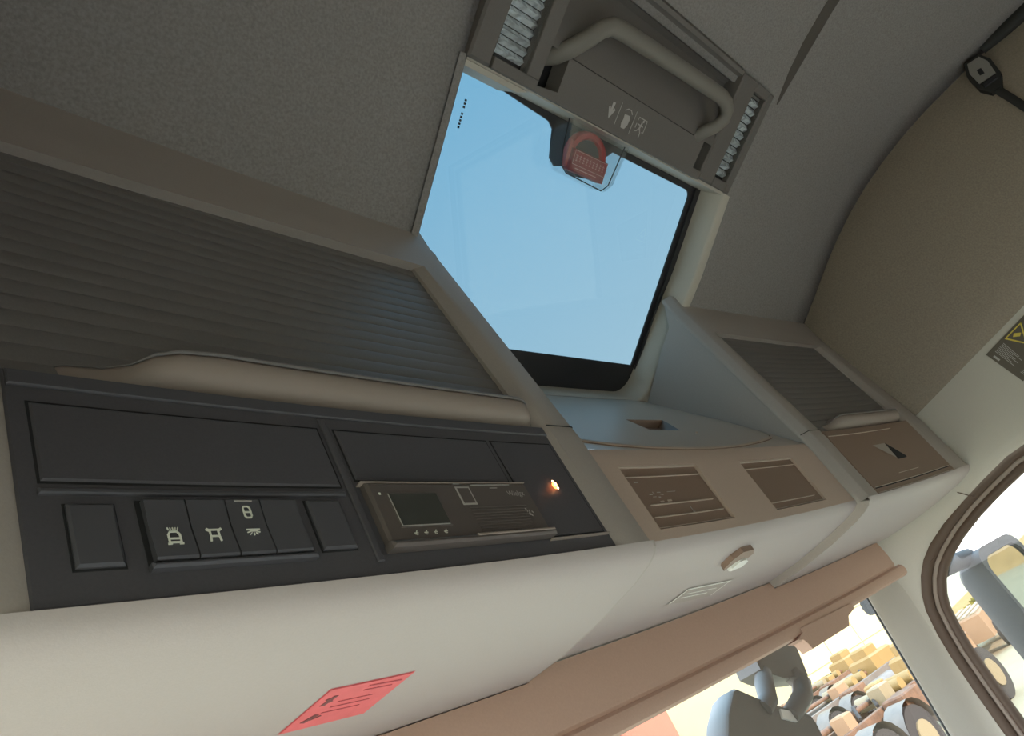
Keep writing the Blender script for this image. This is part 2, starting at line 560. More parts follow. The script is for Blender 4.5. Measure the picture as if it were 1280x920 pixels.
# rubber seal as three tubes round the opening, the paler one a painted highlight
def seal(d, x, r, mt, name, parent):
    pts = out2(WIN, d)
    pts = pts + [pts[0]]
    mb = MB()
    mb.tube([(x, y, z) for (y, z) in pts], r, 10, flat=(1, 0, 0), cap=False)
    return mb.build(name, mt, parent, smooth=70)
win2 = structure(thing('window_2', 'passenger door window with thick brown rubber seal', 'window', (1.17, -0.4, -0.4)))
del win2['category']
seal(0.041, 1.158, (0.016, 0.014), 'rubber', 'rubber_seal', win2)
seal(0.022, 1.168, (0.010, 0.010), 'rubberhi', 'seal_highlight', win2)
seal(0.006, 1.172, (0.013, 0.016), 'rubber', 'rubber_seal', win2)
mb = MB()
mb.prism([(y, z) for (y, z) in out2(WIN, 0.006)], lambda a, b, d: (1.178 + d, a, b), 0, 0.004)
mb.build('pane', 'screen', win2, smooth=0)
# small joints in the side trim
mb = MB()
for (p, q) in (((0.005, -0.030), (-0.02, -0.062)), ((0.186, -0.143), (0.160, -0.136))):
    mb.tube([(side_x(*p) - 0.0005, p[0], p[1]), (side_x(*q) - 0.0005, q[0], q[1])], 0.0014, 6)
mb.build('trim_joint', 'rubber', wr)

# left side: roof rail above the open driver door, door posts
mb = MB()
rows = []
for y in linspace(-1.95, 0.25, 12):
    rows.append([(-1.112, y, edge_z(y)), (-1.114, y, 0.06), (-1.122, y, -0.01), (-1.15, y, -0.02), (-1.17, y, 0.1), (-1.17, y, 0.35)])
mb.quadgrid(rows)
mb.box(-1.17, -1.11, -1.95, -0.98, -1.45, 0.0)
structure(mb.build('trim_2', 'pillar', smooth=40), 'light grey rail above the open driver door')

# A pillars
def a_pillar(sx, name, label):
    mb = MB()
    rows = []
    for z in linspace(0.02, -0.95, 14):
        k = (-0.18 - z) * 0.112
        sec = [(1.149, 0.285 + k * 0.5), (1.143, 0.300 + k), (1.125, 0.320 + k), (1.095, 0.336 + k), (1.066, 0.346 + k), (1.052, 0.350 + k), (1.047, 0.357 + k), (1.050, 0.362 + k), (1.18, 0.398 + k)]
        rows.append([(sx * x, y, z) for x, y in sec])
    mb.quadgrid(rows)
    o = structure(mb.build(name, 'pillar', smooth=60), label)
    mb = MB()
    mb.tube([(sx * 1.049, 0.362 + (-0.18 - z) * 0.112, z) for z in linspace(0.02, -0.95, 8)], 0.0035, 8)
    mb.build('edge_seal', 'blackframe', o)
    return o
a_pillar(1, 'trim_3', 'light grey green windscreen pillar cover on the passenger side')
a_pillar(-1, 'trim_4', 'light grey windscreen pillar cover on the driver side')

# windscreen
def ws_y(z):
    return 0.372 + (-0.18 - z) * 0.112
win1 = structure(thing('window_1', 'clear front windscreen below the roller blind', 'window', (0, 0.4, -0.5)))
del win1['category']
mb = MB()
rows = []
for z in (0.02, -0.95):
    rows.append([(x, ws_y(z) + 0.012 - 0.012 * x * x, z) for x in linspace(-1.09, 1.09, 9)])
mb.quadgrid(rows)
mb.build('pane', 'screen', win1, smooth=60)
# front bulkhead above the windscreen that closes the space behind the lockers
mb = MB()
mb.box(-1.17, 1.17, 0.43, 0.47, -0.02, 0.42)
mb.box(-1.17, 1.17, 0.30, 0.47, -0.035, -0.012)
mb.build('header', 'frame', win1)
# rear wall, floor and the front of the lower cab
mb = MB()
mb.box(-1.17, 1.17, -1.99, -1.95, -1.5, 0.9)
structure(mb.build('wall_back', 'rearwall'), 'grey rear wall of the sleeper cab')
mb = MB()
mb.box(-1.17, 1.2, -1.97, 0.5, -1.52, -1.45)
structure(mb.build('floor', 'floor'), 'pale floor mat of the truck cab, lightened to bounce light')
mb = MB()
mb.box(-1.1, 1.17, 0.42, 0.5, -1.5, -0.93)
structure(mb.build('wall_front', 'floor'), 'front bulkhead below the windscreen')

# ------------------------------------------------------------------ overhead lockers
PROF = [(0.300, -0.048), (0.200, -0.046), (0.115, -0.0375), (0.050, -0.027), (0.020, -0.019), (0.008, -0.0135), (0.001, -0.007), (-0.001, 0.0),
        (0.0045, 0.075), (0.009, 0.148), (0.0115, 0.164), (0.0135, 0.176), (0.040, 0.355), (0.066, 0.533), (0.0665, 0.545), (0.0705, 0.562), (0.0745, 0.625)]
NOSE = 7
def pnorm(i):
    a = Vector(PROF[max(0, i - 1)]); b = Vector(PROF[min(len(PROF) - 1, i + 1)])
    t = (b - a).normalized()
    return Vector((-t.y, t.x))      # outward: towards the cab (rear / down)
def pf(i, d):
    p = Vector(PROF[i]); n = pnorm(i)
    if n.x > 0 and i >= NOSE: n = -n
    return p + n * d
def pfc(z, d=0.0):
    """point on the front face at height z, moved d outwards (towards the cab)"""
    for (ya, za), (yb, zb) in zip(PROF[NOSE:], PROF[NOSE + 1:]):
        if za <= z <= zb:
            y = lerp(ya, yb, (z - za) / (zb - za))
            return (y - d, z)
    return (PROF[-1][0] - d, z)
def droop(x, z):
    """the roof falls off towards the doors: the top of the locker follows it"""
    return -0.036 * max(0, (abs(x) - 0.42) / 0.66) ** 2 * max(0, min(1, (z - 0.17) / 0.40))
def cb(x, y, z):
    X, Y, Z = bow(x, y, z)
    return (X, Y, Z + droop(x, z))

XI, XOP0, XOP1, XO = 0.389, 0.462, 1.0, 1.108
ZB0, ZB1 = 0.0, 0.150          # black panel
ZT0, ZT1 = 0.166, 0.499        # shutter opening
def locker(sx, label, bodymat):
    T = thing('overhead_locker', label, 'locker', bow(sx * 0.73, 0.1, -0.048), 'lockers above the windscreen')
    P = lambda x, y, z: cb(sx * x, y, z)
    mb = MB()
    # underside and nose, whole width
    xs = linspace(XI + 0.004, XO, 15)
    mb.quadgrid([[P(x, *PROF[i]) for x in xs] for i in range(0, NOSE + 1)])
    under = mb.build('underside', 'light', T, smooth=60)
    mb = MB()
    # inner border with a rounded inner corner
    cols = [(XI, -0.024), (XI - 0.005, -0.022), (XI - 0.005, -0.016), (XI - 0.003, -0.0135), (XI + 0.0075, -0.0015), (XI + 0.010, 0.0), (0.43, 0.0), (XOP0 - 0.012, 0.0)]
    rows = []
    for i in range(NOSE, len(PROF)):
        rows.append([P(x, *pf(i, d)) for x, d in cols])
    mb.quadgrid(rows)
    # outer border
    cols = [(XOP1 + 0.012, 0.0), (1.04, 0.0), (XO - 0.02, 0.0), (XO - 0.006, -0.003), (XO, -0.012), (XO, -0.05)]
    mb.quadgrid([[P(x, *pf(i, d)) for x, d in cols] for i in range(NOSE, len(PROF))])
    # top border between them
    xs = linspace(XOP0 - 0.012, XOP1 + 0.012, 13)
    zt = ZT1 - 0.002
    band = [pfc(zt), PROF[13], PROF[14], PROF[15], PROF[16]]
    mb.quadgrid([[P(x, y, z) for x in xs] for (y, z) in band])
    # chamfered returns of the shutter opening
    zz = [ZT0, 0.176, 0.26, 0.355, 0.44, ZT1]
    dep = 0.020
    mb.quadgrid([[P(XOP0 - 0.012, *pfc(z)) for z in [ZT0] + zz[1:-1] + [zt]], [P(XOP0, *pfc(z, -0.010)) for z in zz], [P(XOP0 + 0.001, *pfc(z, -dep)) for z in zz]])
    mb.quadgrid([[P(XOP1 + 0.012, *pfc(z)) for z in [ZT0] + zz[1:-1] + [zt]], [P(XOP1, *pfc(z, -0.010)) for z in zz], [P(XOP1 - 0.001, *pfc(z, -dep)) for z in zz]])
    xo = linspace(XOP0, XOP1, 13)
    mb.quadgrid([[P(x, *pfc(zt)) for x in xs], [P(x, *pfc(ZT1, -0.010)) for x in xo], [P(x, *pfc(ZT1, -dep - 0.006)) for x in xo]])
    # returns of the panel recess
    for xa, xb in ((XOP0 - 0.012, XOP0), (XOP1 + 0.012, XOP1)):
        zz2 = [ZB0, 0.075, ZB1, ZT0]
        mb.quadgrid([[P(xa, *pfc(z)) for z in zz2], [P(xb, *pfc(z, -0.004)) for z in zz2], [P(xb, *pfc(z, -0.03)) for z in zz2]])
    body = mb.build('frame', 'frame', T, smooth=40)
    # side wall facing the middle, with the edge of the wall below the middle shelf
    mb = MB()
    rows = []
    for i in range(0, len(PROF)):
        y, z = pf(i, -0.016) if i >= NOSE else PROF[i]
        if i < NOSE: z = z + 0.0
        yb = min(0.42, max(y + 0.002, -0.176 + (0.737 - z) / 0.587 - 0.004))
        rows.append([P(XI, lerp(y, yb, t), z) for t in (0, 0.1, 0.4, 1)])
    mb.quadgrid(rows)
    mb.quadgrid([[P(XI, *PROF[i]) for i in range(0, NOSE + 1)], [P(XI + 0.004, *PROF[i]) for i in range(0, NOSE + 1)]])
    mb.build('side_wall', 'frame' if sx > 0 else 'frame', T, smooth=30)
    # joint line across the inner border where two mouldings meet
    mb = MB()
    pts = [P(x, *pfc(0.170, 0.0006 + (d if d < 0 else 0))) for x, d in ((XI - 0.005, -0.016), (XI - 0.003, -0.0135), (XI + 0.0075, -0.0015), (XI + 0.010, 0.0), (XOP0 - 0.012, 0.0))]
    mb.tube(pts, 0.0007, 6)
    mb.build('joint_line', 'seam', body)
    # shutter slats
    n = 18
    y0, z0 = pfc(ZT0 + 0.006, -0.016)
    y1, z1 = pfc(ZT1 + 0.004, -0.016)
    dy, dz = (y1 - y0) / n, (z1 - z0) / n
    L = math.hypot(dy, dz)
    ty, tz = dy / L, dz / L
    mb = MB()
    rows = []
    xs = linspace(XOP0 - 0.006, XOP1 + 0.006, 9)
    for (s, d) in ((0.0, -0.004), (0.0, 0.0), (0.07, 0.0005), (0.35, 0.0009), (0.65, 0.0009), (0.93, 0.0005), (1.0, 0.0), (1.0, -0.004)):
        rows.append([bow(sx * x, y0 + ty * s * L - tz * d, z0 + tz * s * L + ty * d) for x in xs])
    mb.quadgrid(rows)
    sh = MB()
    xs2 = linspace(XOP0 - 0.004, XOP1 + 0.004, 9)
    sh.quadgrid([[cb(sx * x, *pfc(z, -0.024)) for x in xs2] for z in (ZT0 - 0.005, 0.3, ZT1 + 0.01)])
    shutter = sh.build('shutter', 'tambour', T)
    first = mb.build('slat', 'tambour', shutter, smooth=50)
    me = first.data
    for k in range(1, n + 1):
        o = bpy.data.objects.new('slat', me)
        COL.objects.link(o)
        o.parent = shutter
        o.location = (0, dy * k, dz * k)
    # grip rail along the lower edge of the shutter
    mb = MB()
    stations = [(0.0, 0.02), (0.012, 0.10), (0.06, 0.17), (0.095, 0.36), (0.125, 0.72), (0.16, 0.92), (0.22, 1.0), (0.35, 1.0), (0.6, 1.0), (0.85, 1.0), (0.955, 0.98), (0.975, 0.9), (0.99, 0.68), (1.0, 0.30)]
    if sx < 0: xa, xb = -0.965, -0.462
    else: xa, xb = 0.535, 0.992
    rows = []
    for u, k in stations:
        x = lerp(xa, xb, u)
        k2 = k
        sec = [(0.1675, 0.000), (0.172, 0.008), (0.180, 0.019), (0.188, 0.0245), (0.197, 0.0275), (0.202, 0.026), (0.2055, 0.020), (0.208, 0.008), (0.210, 0.000)]
        row = []
        for z, d in sec:
            zc = 0.181
            zz_ = zc + (z - zc) * (0.35 + 0.65 * k2)
            row.append(cb(x, *pfc(zz_, -0.016 + d * k2)))
        rows.append(row)
    mb.quadgrid(rows)
    rail = mb.build('grip_rail', 'rail', shutter, smooth=50)
    mb = MB()
    mb.tube([cb(lerp(xa, xb, u), *pfc(0.181 + (0.203 - 0.181) * (0.35 + 0.65 * k), -0.0145 + 0.0262 * k)) for u, k in stations[:-1]], [max(0.0006, 0.0018 * k) for u, k in stations[:-1]], 8)
    mb.build('rail_edge', 'tambour', rail)
    return T

left = locker(-1, 'long grey locker with ribbed shutter and black switch panel', 'frame')
right = locker(1, 'grey locker with small shutter beside the passenger window', 'frame')

# panel frame: x, height, distance towards the cab
def fp(x, z, d):
    return Vector(cb(x, *(lambda y: (y - d, z))(0.0092 * z / 0.148 - 0.001)))

# ---- left panel with switches
mb = MB()
mb.rbox(fp, -1.0, -XOP0, 0.001, 0.1665, -0.02, -0.003, 0.0015, na=12)
panel = mb.build('switch_panel', 'black', left, smooth=30)
def psub(name, mt, x0, x1, z0, z1, d0, d1, bev=0.0015, parent=None, na=1):
    mb = MB()
    mb.rbox(fp, x0, x1, z0, z1, d0, d1, bev, na)
    return mb.build(name, mt, parent or panel, smooth=30)
# dark gaps first, then the covers standing in them
def cover(name, mt, x0, x1, z0, z1, d=0.001, gap=0.0014, parent=None, na=1, bev=0.0016):
    psub('gap', 'seam', x0 - gap, x1 + gap, z0 - gap, z1 + gap, -0.004, -0.0026, 0.0002, parent, na)
    return psub(name, mt, x0, x1, z0, z1, -0.004, d, bev, parent, na)
cover('blank_cover', 'black', -0.988, -0.784, 0.080, 0.139, -0.0012, na=4)
cover('blank_cover', 'black', -0.767, -0.578, 0.087, 0.139, -0.0012, na=4)
cover('blank_cover', 'black', -0.570, -0.470, 0.020, 0.139, -0.0014, na=2)
psub('ledge', 'black2', -0.990, -0.784, 0.0705, 0.0745, -0.0036, 0.0002, 0.0010, na=4)
psub('divider', 'black', -0.7795, -0.7725, 0.012, 0.150, -0.0036, -0.0008, 0.0010)
psub('top_strip', 'black2', -0.998, -0.464, 0.152, 0.1645, -0.0036, -0.0005, 0.0010, na=12)
cover('blank_cover', 'black2', -0.978, -0.953, 0.0225, 0.0635, 0.0008)
cover('blank_cover', 'black2', -0.822, -0.793, 0.0245, 0.066, 0.0008)
psub('switch_bezel', 'black2', -0.9405, -0.8305, 0.0175, 0.0215, -0.003, 0.0040, 0.0015)
SWX = [(-0.9375, -0.9130), (-0.9120, -0.8870), (-0.8860, -0.8620), (-0.8610, -0.8335)]
psub('gap', 'seam', -0.9405, -0.8305, 0.0215, 0.0670, -0.004, -0.0022, 0.0002)
for k, (a, b) in enumerate(SWX):
    # a rocker: two faces meeting at a shallow ridge
    mb = MB()
    z0, zm, z1 = 0.0225, 0.045, 0.0655
    sec = [(z0, -0.004), (z0, 0.0030), (z0 + 0.0015, 0.0042), (zm, 0.0022), (z1 - 0.0015, 0.0034), (z1, 0.0022), (z1, -0.004)]
    mb.quadgrid([[fp(x, z, d) for (z, d) in sec] for x in (a, a + 0.0006, b - 0.0006, b)])
    mb.face([fp(a, z, d) for z, d in sec]); mb.face([fp(b, z, d) for z, d in sec])
    mb.build('rocker_switch', 'black2', panel, smooth=20)
def icon_bars(bars, name='switch_symbol', mt='icon', parent=None, f=None, d0=0.0038, d1=0.0046):
    """bars: (x0,z0,x1,z1,width)"""
    f = f or fp
    mb = MB()
    for (x0, z0, x1, z1, wd) in bars:
        v = Vector((x1 - x0, z1 - z0)); L = max(v.length, 1e-6); t = v / L; n = Vector((-t.y, t.x)) * wd / 2
        t = t * wd * 0.3
        q = [(x0 - t.x + n.x, z0 - t.y + n.y), (x1 + t.x + n.x, z1 + t.y + n.y), (x1 + t.x - n.x, z1 + t.y - n.y), (x0 - t.x - n.x, z0 - t.y - n.y)]
        mb.prism(q, f, d0, d1)
    return mb.build(name, mt, parent or panel, smooth=0)
def poly_bars(pts, wd, closed=True):
    r = []
    for i in range(len(pts) if closed else len(pts) - 1):
        a, b = pts[i], pts[(i + 1) % len(pts)]
        r.append((a[0], a[1], b[0], b[1], wd))
    return r
def at(cx, cz, s, pts):
    return [(cx + s * a, cz + s * b) for a, b in pts]
S = 0.0034
c = (-0.925, 0.0365)
b1 = poly_bars(at(*c, S, [(-1, 0.55), (-0.62, 1.15), (0.62, 1.15), (1, 0.55), (1, -1.0), (-1, -1.0)]), 0.0011) + poly_bars(at(*c, S, [(-1, -0.25), (1, -0.25)]), 0.0011, False) \
    + [(c[0] + S * a, c[1] + S * 1.55, c[0] + S * a * 1.15, c[1] + S * 1.95, 0.0006) for a in (-0.8, -0.4, 0, 0.4, 0.8)] + poly_bars(at(*c, S, [(-1.25, -1.25), (-0.75, -1.25)]), 0.0012, False) + poly_bars(at(*c, S, [(0.75, -1.25), (1.25, -1.25)]), 0.0012, False)
icon_bars(b1)
c = (-0.900, 0.0375)
b2 = poly_bars(at(*c, S, [(-0.8, 1.0), (0.8, 1.0), (0.8, -0.35), (-0.8, -0.35)]), 0.0011) + poly_bars(at(*c, S, [(-0.8, -0.35), (-0.95, -1.3)]), 0.0011, False) + poly_bars(at(*c, S, [(0.8, -0.35), (0.95, -1.3)]), 0.0011, False) \
    + poly_bars(at(*c, S, [(-1.35, 1.15), (-0.8, 0.8)]), 0.0016, False) + poly_bars(at(*c, S, [(1.35, 1.15), (0.8, 0.8)]), 0.0016, False)
icon_bars(b2)
c = (-0.8735, 0.0538)
hexa = [(0.62 * math.sin(a), 1.45 * math.cos(a)) for a in linspace(0, 2 * math.pi, 11)[:-1]]
icon_bars(poly_bars(at(*c, S * 0.95, [(-0.45, 1.35), (0.45, 1.35), (0.75, 0.9), (0.75, -0.9), (0.45, -1.35), (-0.45, -1.35), (-0.75, -0.9), (-0.75, 0.9)]), 0.0010) + poly_bars(at(*c, S, [(-0.6, 0.0), (0.6, 0.0)]), 0.0011, False))
c = (-0.8735, 0.0385)
icon_bars(poly_bars(at(*c, S, [(-1.3, 0.5), (1.3, 0.5)]), 0.0009, False) + poly_bars(at(*c, S, [(-0.7, 0.2), (0.7, 0.2)]), 0.0010, False)
          + [(c[0] + S * 0.75 * math.cos(a), c[1] + S * (0.2 + 0.5 * math.sin(a)), c[0] + S * 1.35 * math.cos(a), c[1] + S * (0.2 + 0.95 * math.sin(a)), 0.0006) for a in [math.radians(v) for v in (-160, -125, -90, -55, -20)]])
icon_bars([(-0.880, 0.0628, -0.868, 0.0628, 0.0007)], mt='iconsoft')
# small glowing lamp
mb = MB()
mb.prism([(-0.511 + 0.0030 * math.cos(a), 0.079 + 0.0042 * math.sin(a)) for a in linspace(0, 2 * math.pi, 15)[:-1]], fp, 0.0, 0.0022)
ld = mb.build('indicator_lamp', 'led', panel)
mb = MB()
for (cx, cz, r) in ((-0.511, 0.0800, 0.0016), (-0.5106, 0.0745, 0.0010), (-0.5125, 0.0840, 0.0006)):
    mb.prism([(cx + r * math.cos(a), cz + 1.2 * r * math.sin(a)) for a in linspace(0, 2 * math.pi, 11)[:-1]], fp, 0.0018, 0.0028)
mb.build('lamp_core', 'ledcore', panel)
mb = MB()
mb.rbox(fp, -0.566, -0.466, 0.0155, 0.0168, -0.003, 0.0018, 0.0003, na=2)
mb.build('edge_line', 'rail', panel)

# ---- recorder unit slotted into the panel
dev = thing('driving_recorder', 'dark recorder unit with small screen set in the black switch panel', 'recorder', fp(-0.665, 0.02, 0.0))
mb = MB()
mb.rbox(fp, -0.766, -0.566, 0.0215, 0.080, -0.003, 0.0055, 0.0025, na=4)
mb.build('body', 'device', dev, smooth=30)
mb = MB()
mb.rbox(fp, -0.768, -0.564, 0.0175, 0.0235, -0.002, 0.0100, 0.0022, na=4)
lip = mb.build('lower_lip', 'device', dev, smooth=30)
mb = MB()
mb.rbox(fp, -0.674, -0.566, 0.0215, 0.0238, 0.006, 0.0106, 0.0006, na=3)
mb.build('lip_edge', 'rail', lip)
mb = MB()
mb.rbox(fp, -0.770, -0.566, 0.0795, 0.0805, -0.002, 0.0058, 0.0002, na=4)
mb.build('top_edge', 'rail', dev)
mb = MB()
mb.rbox(fp, -0.7505, -0.6935, 0.0355, 0.0695, 0.004, 0.0064, 0.0005)
sf = mb.build('screen_frame', 'device', dev, smooth=0)
mb = MB()
mb.rbox(fp, -0.7480, -0.6960, 0.0375, 0.0675, 0.005, 0.0068)
mb.build('screen', 'devscreen', dev, smooth=0)
icon_bars([(-0.7485, 0.0365, -0.697, 0.0365, 0.0007), (-0.7488, 0.037, -0.7492, 0.067, 0.0006)], 'screen_rim', 'iconsoft', dev, d0=0.0066, d1=0.0072)
# pale sticker, printed lines, brand lettering
mb = MB()
mb.rbox(fp, -0.668, -0.650, 0.0555, 0.0750, 0.0052, 0.0060)
st = mb.build('small_sticker', 'iconsoft', dev, smooth=0)
mb = MB()
mb.rbox(fp, -0.6662, -0.6518, 0.0572, 0.0733, 0.0058, 0.0063)
mb.build('sticker_field', 'device', st, smooth=0)
icon_bars([(-0.646, 0.0770, -0.592, 0.0772, 0.0009), (-0.668, 0.0785, -0.660, 0.0785, 0.0006), (-0.622, 0.0735, -0.612, 0.0735, 0.0006)], 'printed_line', 'iconsoft', dev, d0=0.0052, d1=0.0060)
for k in range(9):
    z = 0.0275 + k * 0.0031
    mb = MB()
    mb.rbox(fp, -0.662, -0.590 + 0.0008 * k, z, z + 0.0010, 0.0050, 0.0062, 0.0002, na=2)
    mb.build('speaker_rib', 'device', dev, smooth=0)
btn = []
for x in (-0.7375, -0.727, -0.7165, -0.705):
    icon_bars([(x - 0.0018, 0.0300, x + 0.0018, 0.0300, 0.0006), (x - 0.0010, 0.0288, x + 0.0012, 0.0318, 0.0007), (x, 0.0285, x + 0.001, 0.0285, 0.0005)], 'button_symbol', 'icon', dev, d0=0.0052, d1=0.0062)
icon_bars([(-0.7568, 0.068, -0.7562, 0.068, 0.0018)], 'status_dot', 'icon', dev, d0=0.0052, d1=0.0062)
icon_bars([(-0.5880, 0.0500, -0.5862, 0.0455, 0.0010), (-0.5850, 0.0440, -0.5822, 0.0405, 0.0010), (-0.5800, 0.0455, -0.5790, 0.0440, 0.0009), (-0.5832, 0.0470, -0.5846, 0.0425, 0.0006), (-0.5875, 0.0440, -0.5850, 0.0415, 0.0006)], 'port_symbol', 'iconsoft', dev, d0=0.0052, d1=0.0060)
def text_on(txt, f, ax, az, size, d, name, mt, parent, shear=0.0, flip=1):
    cu = bpy.data.curves.new(name, 'FONT')
    cu.body = txt
    cu.size = size
    cu.shear = shear
    cu.extrude = 0.0
    ob = bpy.data.objects.new(name, cu)
    COL.objects.link(ob)
    dg = bpy.context.evaluated_depsgraph_get()
    me = bpy.data.meshes.new_from_object(ob.evaluated_get(dg))
    bpy.data.objects.remove(ob)
    for v in me.vertices:
        v.co = f(ax + flip * v.co.x, az + v.co.y, d)
    me.materials.clear()
    me.materials.append(M[mt])
    o = bpy.data.objects.new(name, me)
    COL.objects.link(o)
    attach(o, parent)
    return o
text_on('Wielgx', fp, -0.6015, 0.0640, 0.0085, 0.0060, 'lettering', 'iconsoft', dev)

# ---- right panel: one cover with a finger recess
mb = MB()
mb.rbox(fp, XOP0, 1.0, 0.001, 0.1665, -0.02, -0.003, 0.0015, na=12)
rp = mb.build('cover_panel', 'brown', right, smooth=30)  # brown for dark grey plastic: stronger light on this side put into colour
psub('gap', 'seam', 0.470, 0.994, 0.0125, 0.0150, -0.004, -0.0022, 0.0003, rp, 12)
psub('edge_line', 'edgehi', 0.470, 0.994, 0.0150, 0.0162, -0.004, -0.0008, 0.0003, rp, 12)
psub('edge_line', 'edgehi', 0.466, 0.998, 0.0020, 0.0032, -0.004, -0.0008, 0.0003, rp, 12)
psub('edge_line', 'edgehi', 0.466, 0.85, 0.1500, 0.1512, -0.004, -0.0008, 0.0003, rp, 10)
psub('edge_line', 'edgehi', 0.660, 0.795, 0.0330, 0.0340, -0.004, -0.0012, 0.0002, rp, 3)
# pull painted flat: pale patch for its lit face, dark patch for shade
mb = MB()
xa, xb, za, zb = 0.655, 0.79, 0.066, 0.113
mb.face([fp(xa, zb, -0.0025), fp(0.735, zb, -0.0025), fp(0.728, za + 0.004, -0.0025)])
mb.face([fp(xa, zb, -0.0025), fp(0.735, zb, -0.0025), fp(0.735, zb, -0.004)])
mb.build('pull_lit_patch', 'frame', rp, smooth=0)
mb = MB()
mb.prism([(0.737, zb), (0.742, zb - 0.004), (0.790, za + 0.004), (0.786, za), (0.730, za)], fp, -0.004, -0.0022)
mb.build('pull_shade_patch', 'seam', rp, smooth=0)

# ------------------------------------------------------------------ middle shelf unit
mid = thing('center_shelf_unit', 'taupe middle shelf unit with two slot covers between the lockers', 'shelf unit', bow(0, 0.15, -0.033))
CP = [(0.300, -0.034), (0.200, -0.030), (0.120, -0.022), (0.060, -0.012), (0.036, -0.006), (0.026, 0.0), (0.0225, 0.008), (0.0228, 0.02), (0.0285, 0.120), (0.030, 0.140), (0.0335, 0.152)]
XM = XI
mb = MB()
xs = linspace(-XM, XM, 13)
mb.quadgrid([[bow(x, y, z) for x in xs] for (y, z) in CP[:7]])
mb.build('underside', 'light', mid, smooth=60)
mb = MB()
# fascia with two openings
zsr = [0.008, 0.0225, 0.1225, 0.152]
SL = [(-0.318, -0.103), (0.048, 0.268)]
xcols = [-XM, -0.318, -0.103, 0.048, 0.268, XM]
def cy(z):
    for (ya, za), (yb, zb) in zip(CP[6:], CP[7:]):
        if za <= z <= zb:
            return lerp(ya, yb, (z - za) / (zb - za))
    return CP[-1][0]
def fc(x, z, d):
    return Vector(bow(x, cy(z) - d, z))
for i in range(5):
    for j in range(3):
        if j == 1 and i in (1, 3): continue
        mb.quadgrid([[fc(x, z, 0) for x in linspace(xcols[i], xcols[i + 1], 3)] for z in linspace(zsr[j], zsr[j + 1], 4)])
for (a, b) in SL:
    for x in (a, b):
        mb.quadgrid([[fc(x, z, 0) for z in linspace(0.0225, 0.1225, 4)], [fc(x, z, -0.02) for z in linspace(0.0225, 0.1225, 4)]])
    for z in (0.0225, 0.1225):
        mb.quadgrid([[fc(x, z, 0) for x in linspace(a, b, 3)], [fc(x, z, -0.02) for x in linspace(a, b, 3)]])
mb.build('fascia', 'center', mid, smooth=40)
def cbox(name, mt, x0, x1, z0, z1, d0, d1, bev, parent, na=2):
    mb = MB()
    mb.rbox(fc, x0, x1, z0, z1, d0, d1, bev, na)
    return mb.build(name, mt, parent, smooth=30)
s1 = cbox('slot_cover', 'brown', -0.316, -0.105, 0.0245, 0.1205, -0.02, -0.004, 0.001, mid)
cbox('edge_line', 'edgehi', -0.318, -0.103, 0.1196, 0.1224, -0.01, -0.0005, 0.0004, s1)
cbox('edge_line', 'edgehi', -0.312, -0.108, 0.1045, 0.1056, -0.01, -0.0022, 0.0002, s1)
cbox('edge_line', 'edgehi', -0.297, -0.122, 0.0590, 0.0606, -0.01, -0.0020, 0.0002, s1)
cbox('edge_line', 'edgehi', -0.306, -0.112, 0.0405, 0.0418, -0.01, -0.0020, 0.0002, s1)
cbox('edge_line', 'edgehi', -0.316, -0.105, 0.0250, 0.0261, -0.01, -0.0020, 0.0002, s1)
icon_bars([(-0.298, 0.097, -0.290, 0.097, 0.0014)], 'slot_mark', 'iconsoft', s1, fc, -0.0042, -0.0034)
icon_bars([(-0.281, 0.0765, -0.274, 0.0765, 0.0012), (-0.270, 0.080, -0.268, 0.077, 0.0010), (-0.276, 0.0725, -0.268, 0.0725, 0.0008), (-0.259, 0.079, -0.251, 0.079, 0.0011), (-0.254, 0.076, -0.247, 0.075, 0.0011), (-0.262, 0.0715, -0.258, 0.0715, 0.0014)], 'slot_mark', 'iconsoft', s1, fc, -0.0042, -0.0034)
icon_bars([(-0.266, 0.0640, -0.258, 0.0642, 0.0022), (-0.246, 0.0648, -0.237, 0.0650, 0.0024)], 'slot_mark', 'edgehi', s1, fc, -0.0042, -0.0030)
icon_bars([(-0.232, 0.079, -0.210, 0.079, 0.0006)], 'slot_mark', 'iconsoft', s1, fc, -0.0042, -0.0034)
icon_bars([(-0.199, 0.053, -0.198, 0.0435, 0.0010), (-0.200, 0.0435, -0.195, 0.0435, 0.0010)], 'slot_mark', 'iconsoft', s1, fc, -0.0042, -0.0034)
s2 = cbox('slot_cover', 'brown', 0.050, 0.266, 0.0245, 0.1205, -0.02, -0.004, 0.001, mid)
cbox('edge_line', 'edgehi', 0.048, 0.268, 0.1196, 0.1222, -0.01, -0.0005, 0.0004, s2)
cbox('edge_line', 'edgehi', 0.054, 0.262, 0.1065, 0.1076, -0.01, -0.0022, 0.0002, s2)
cbox('edge_line', 'edgehi', 0.054, 0.240, 0.0365, 0.0378, -0.01, -0.0020, 0.0002, s2)
cbox('edge_line', 'edgehi', 0.050, 0.266, 0.0250, 0.0261, -0.01, -0.0020, 0.0002, s2)
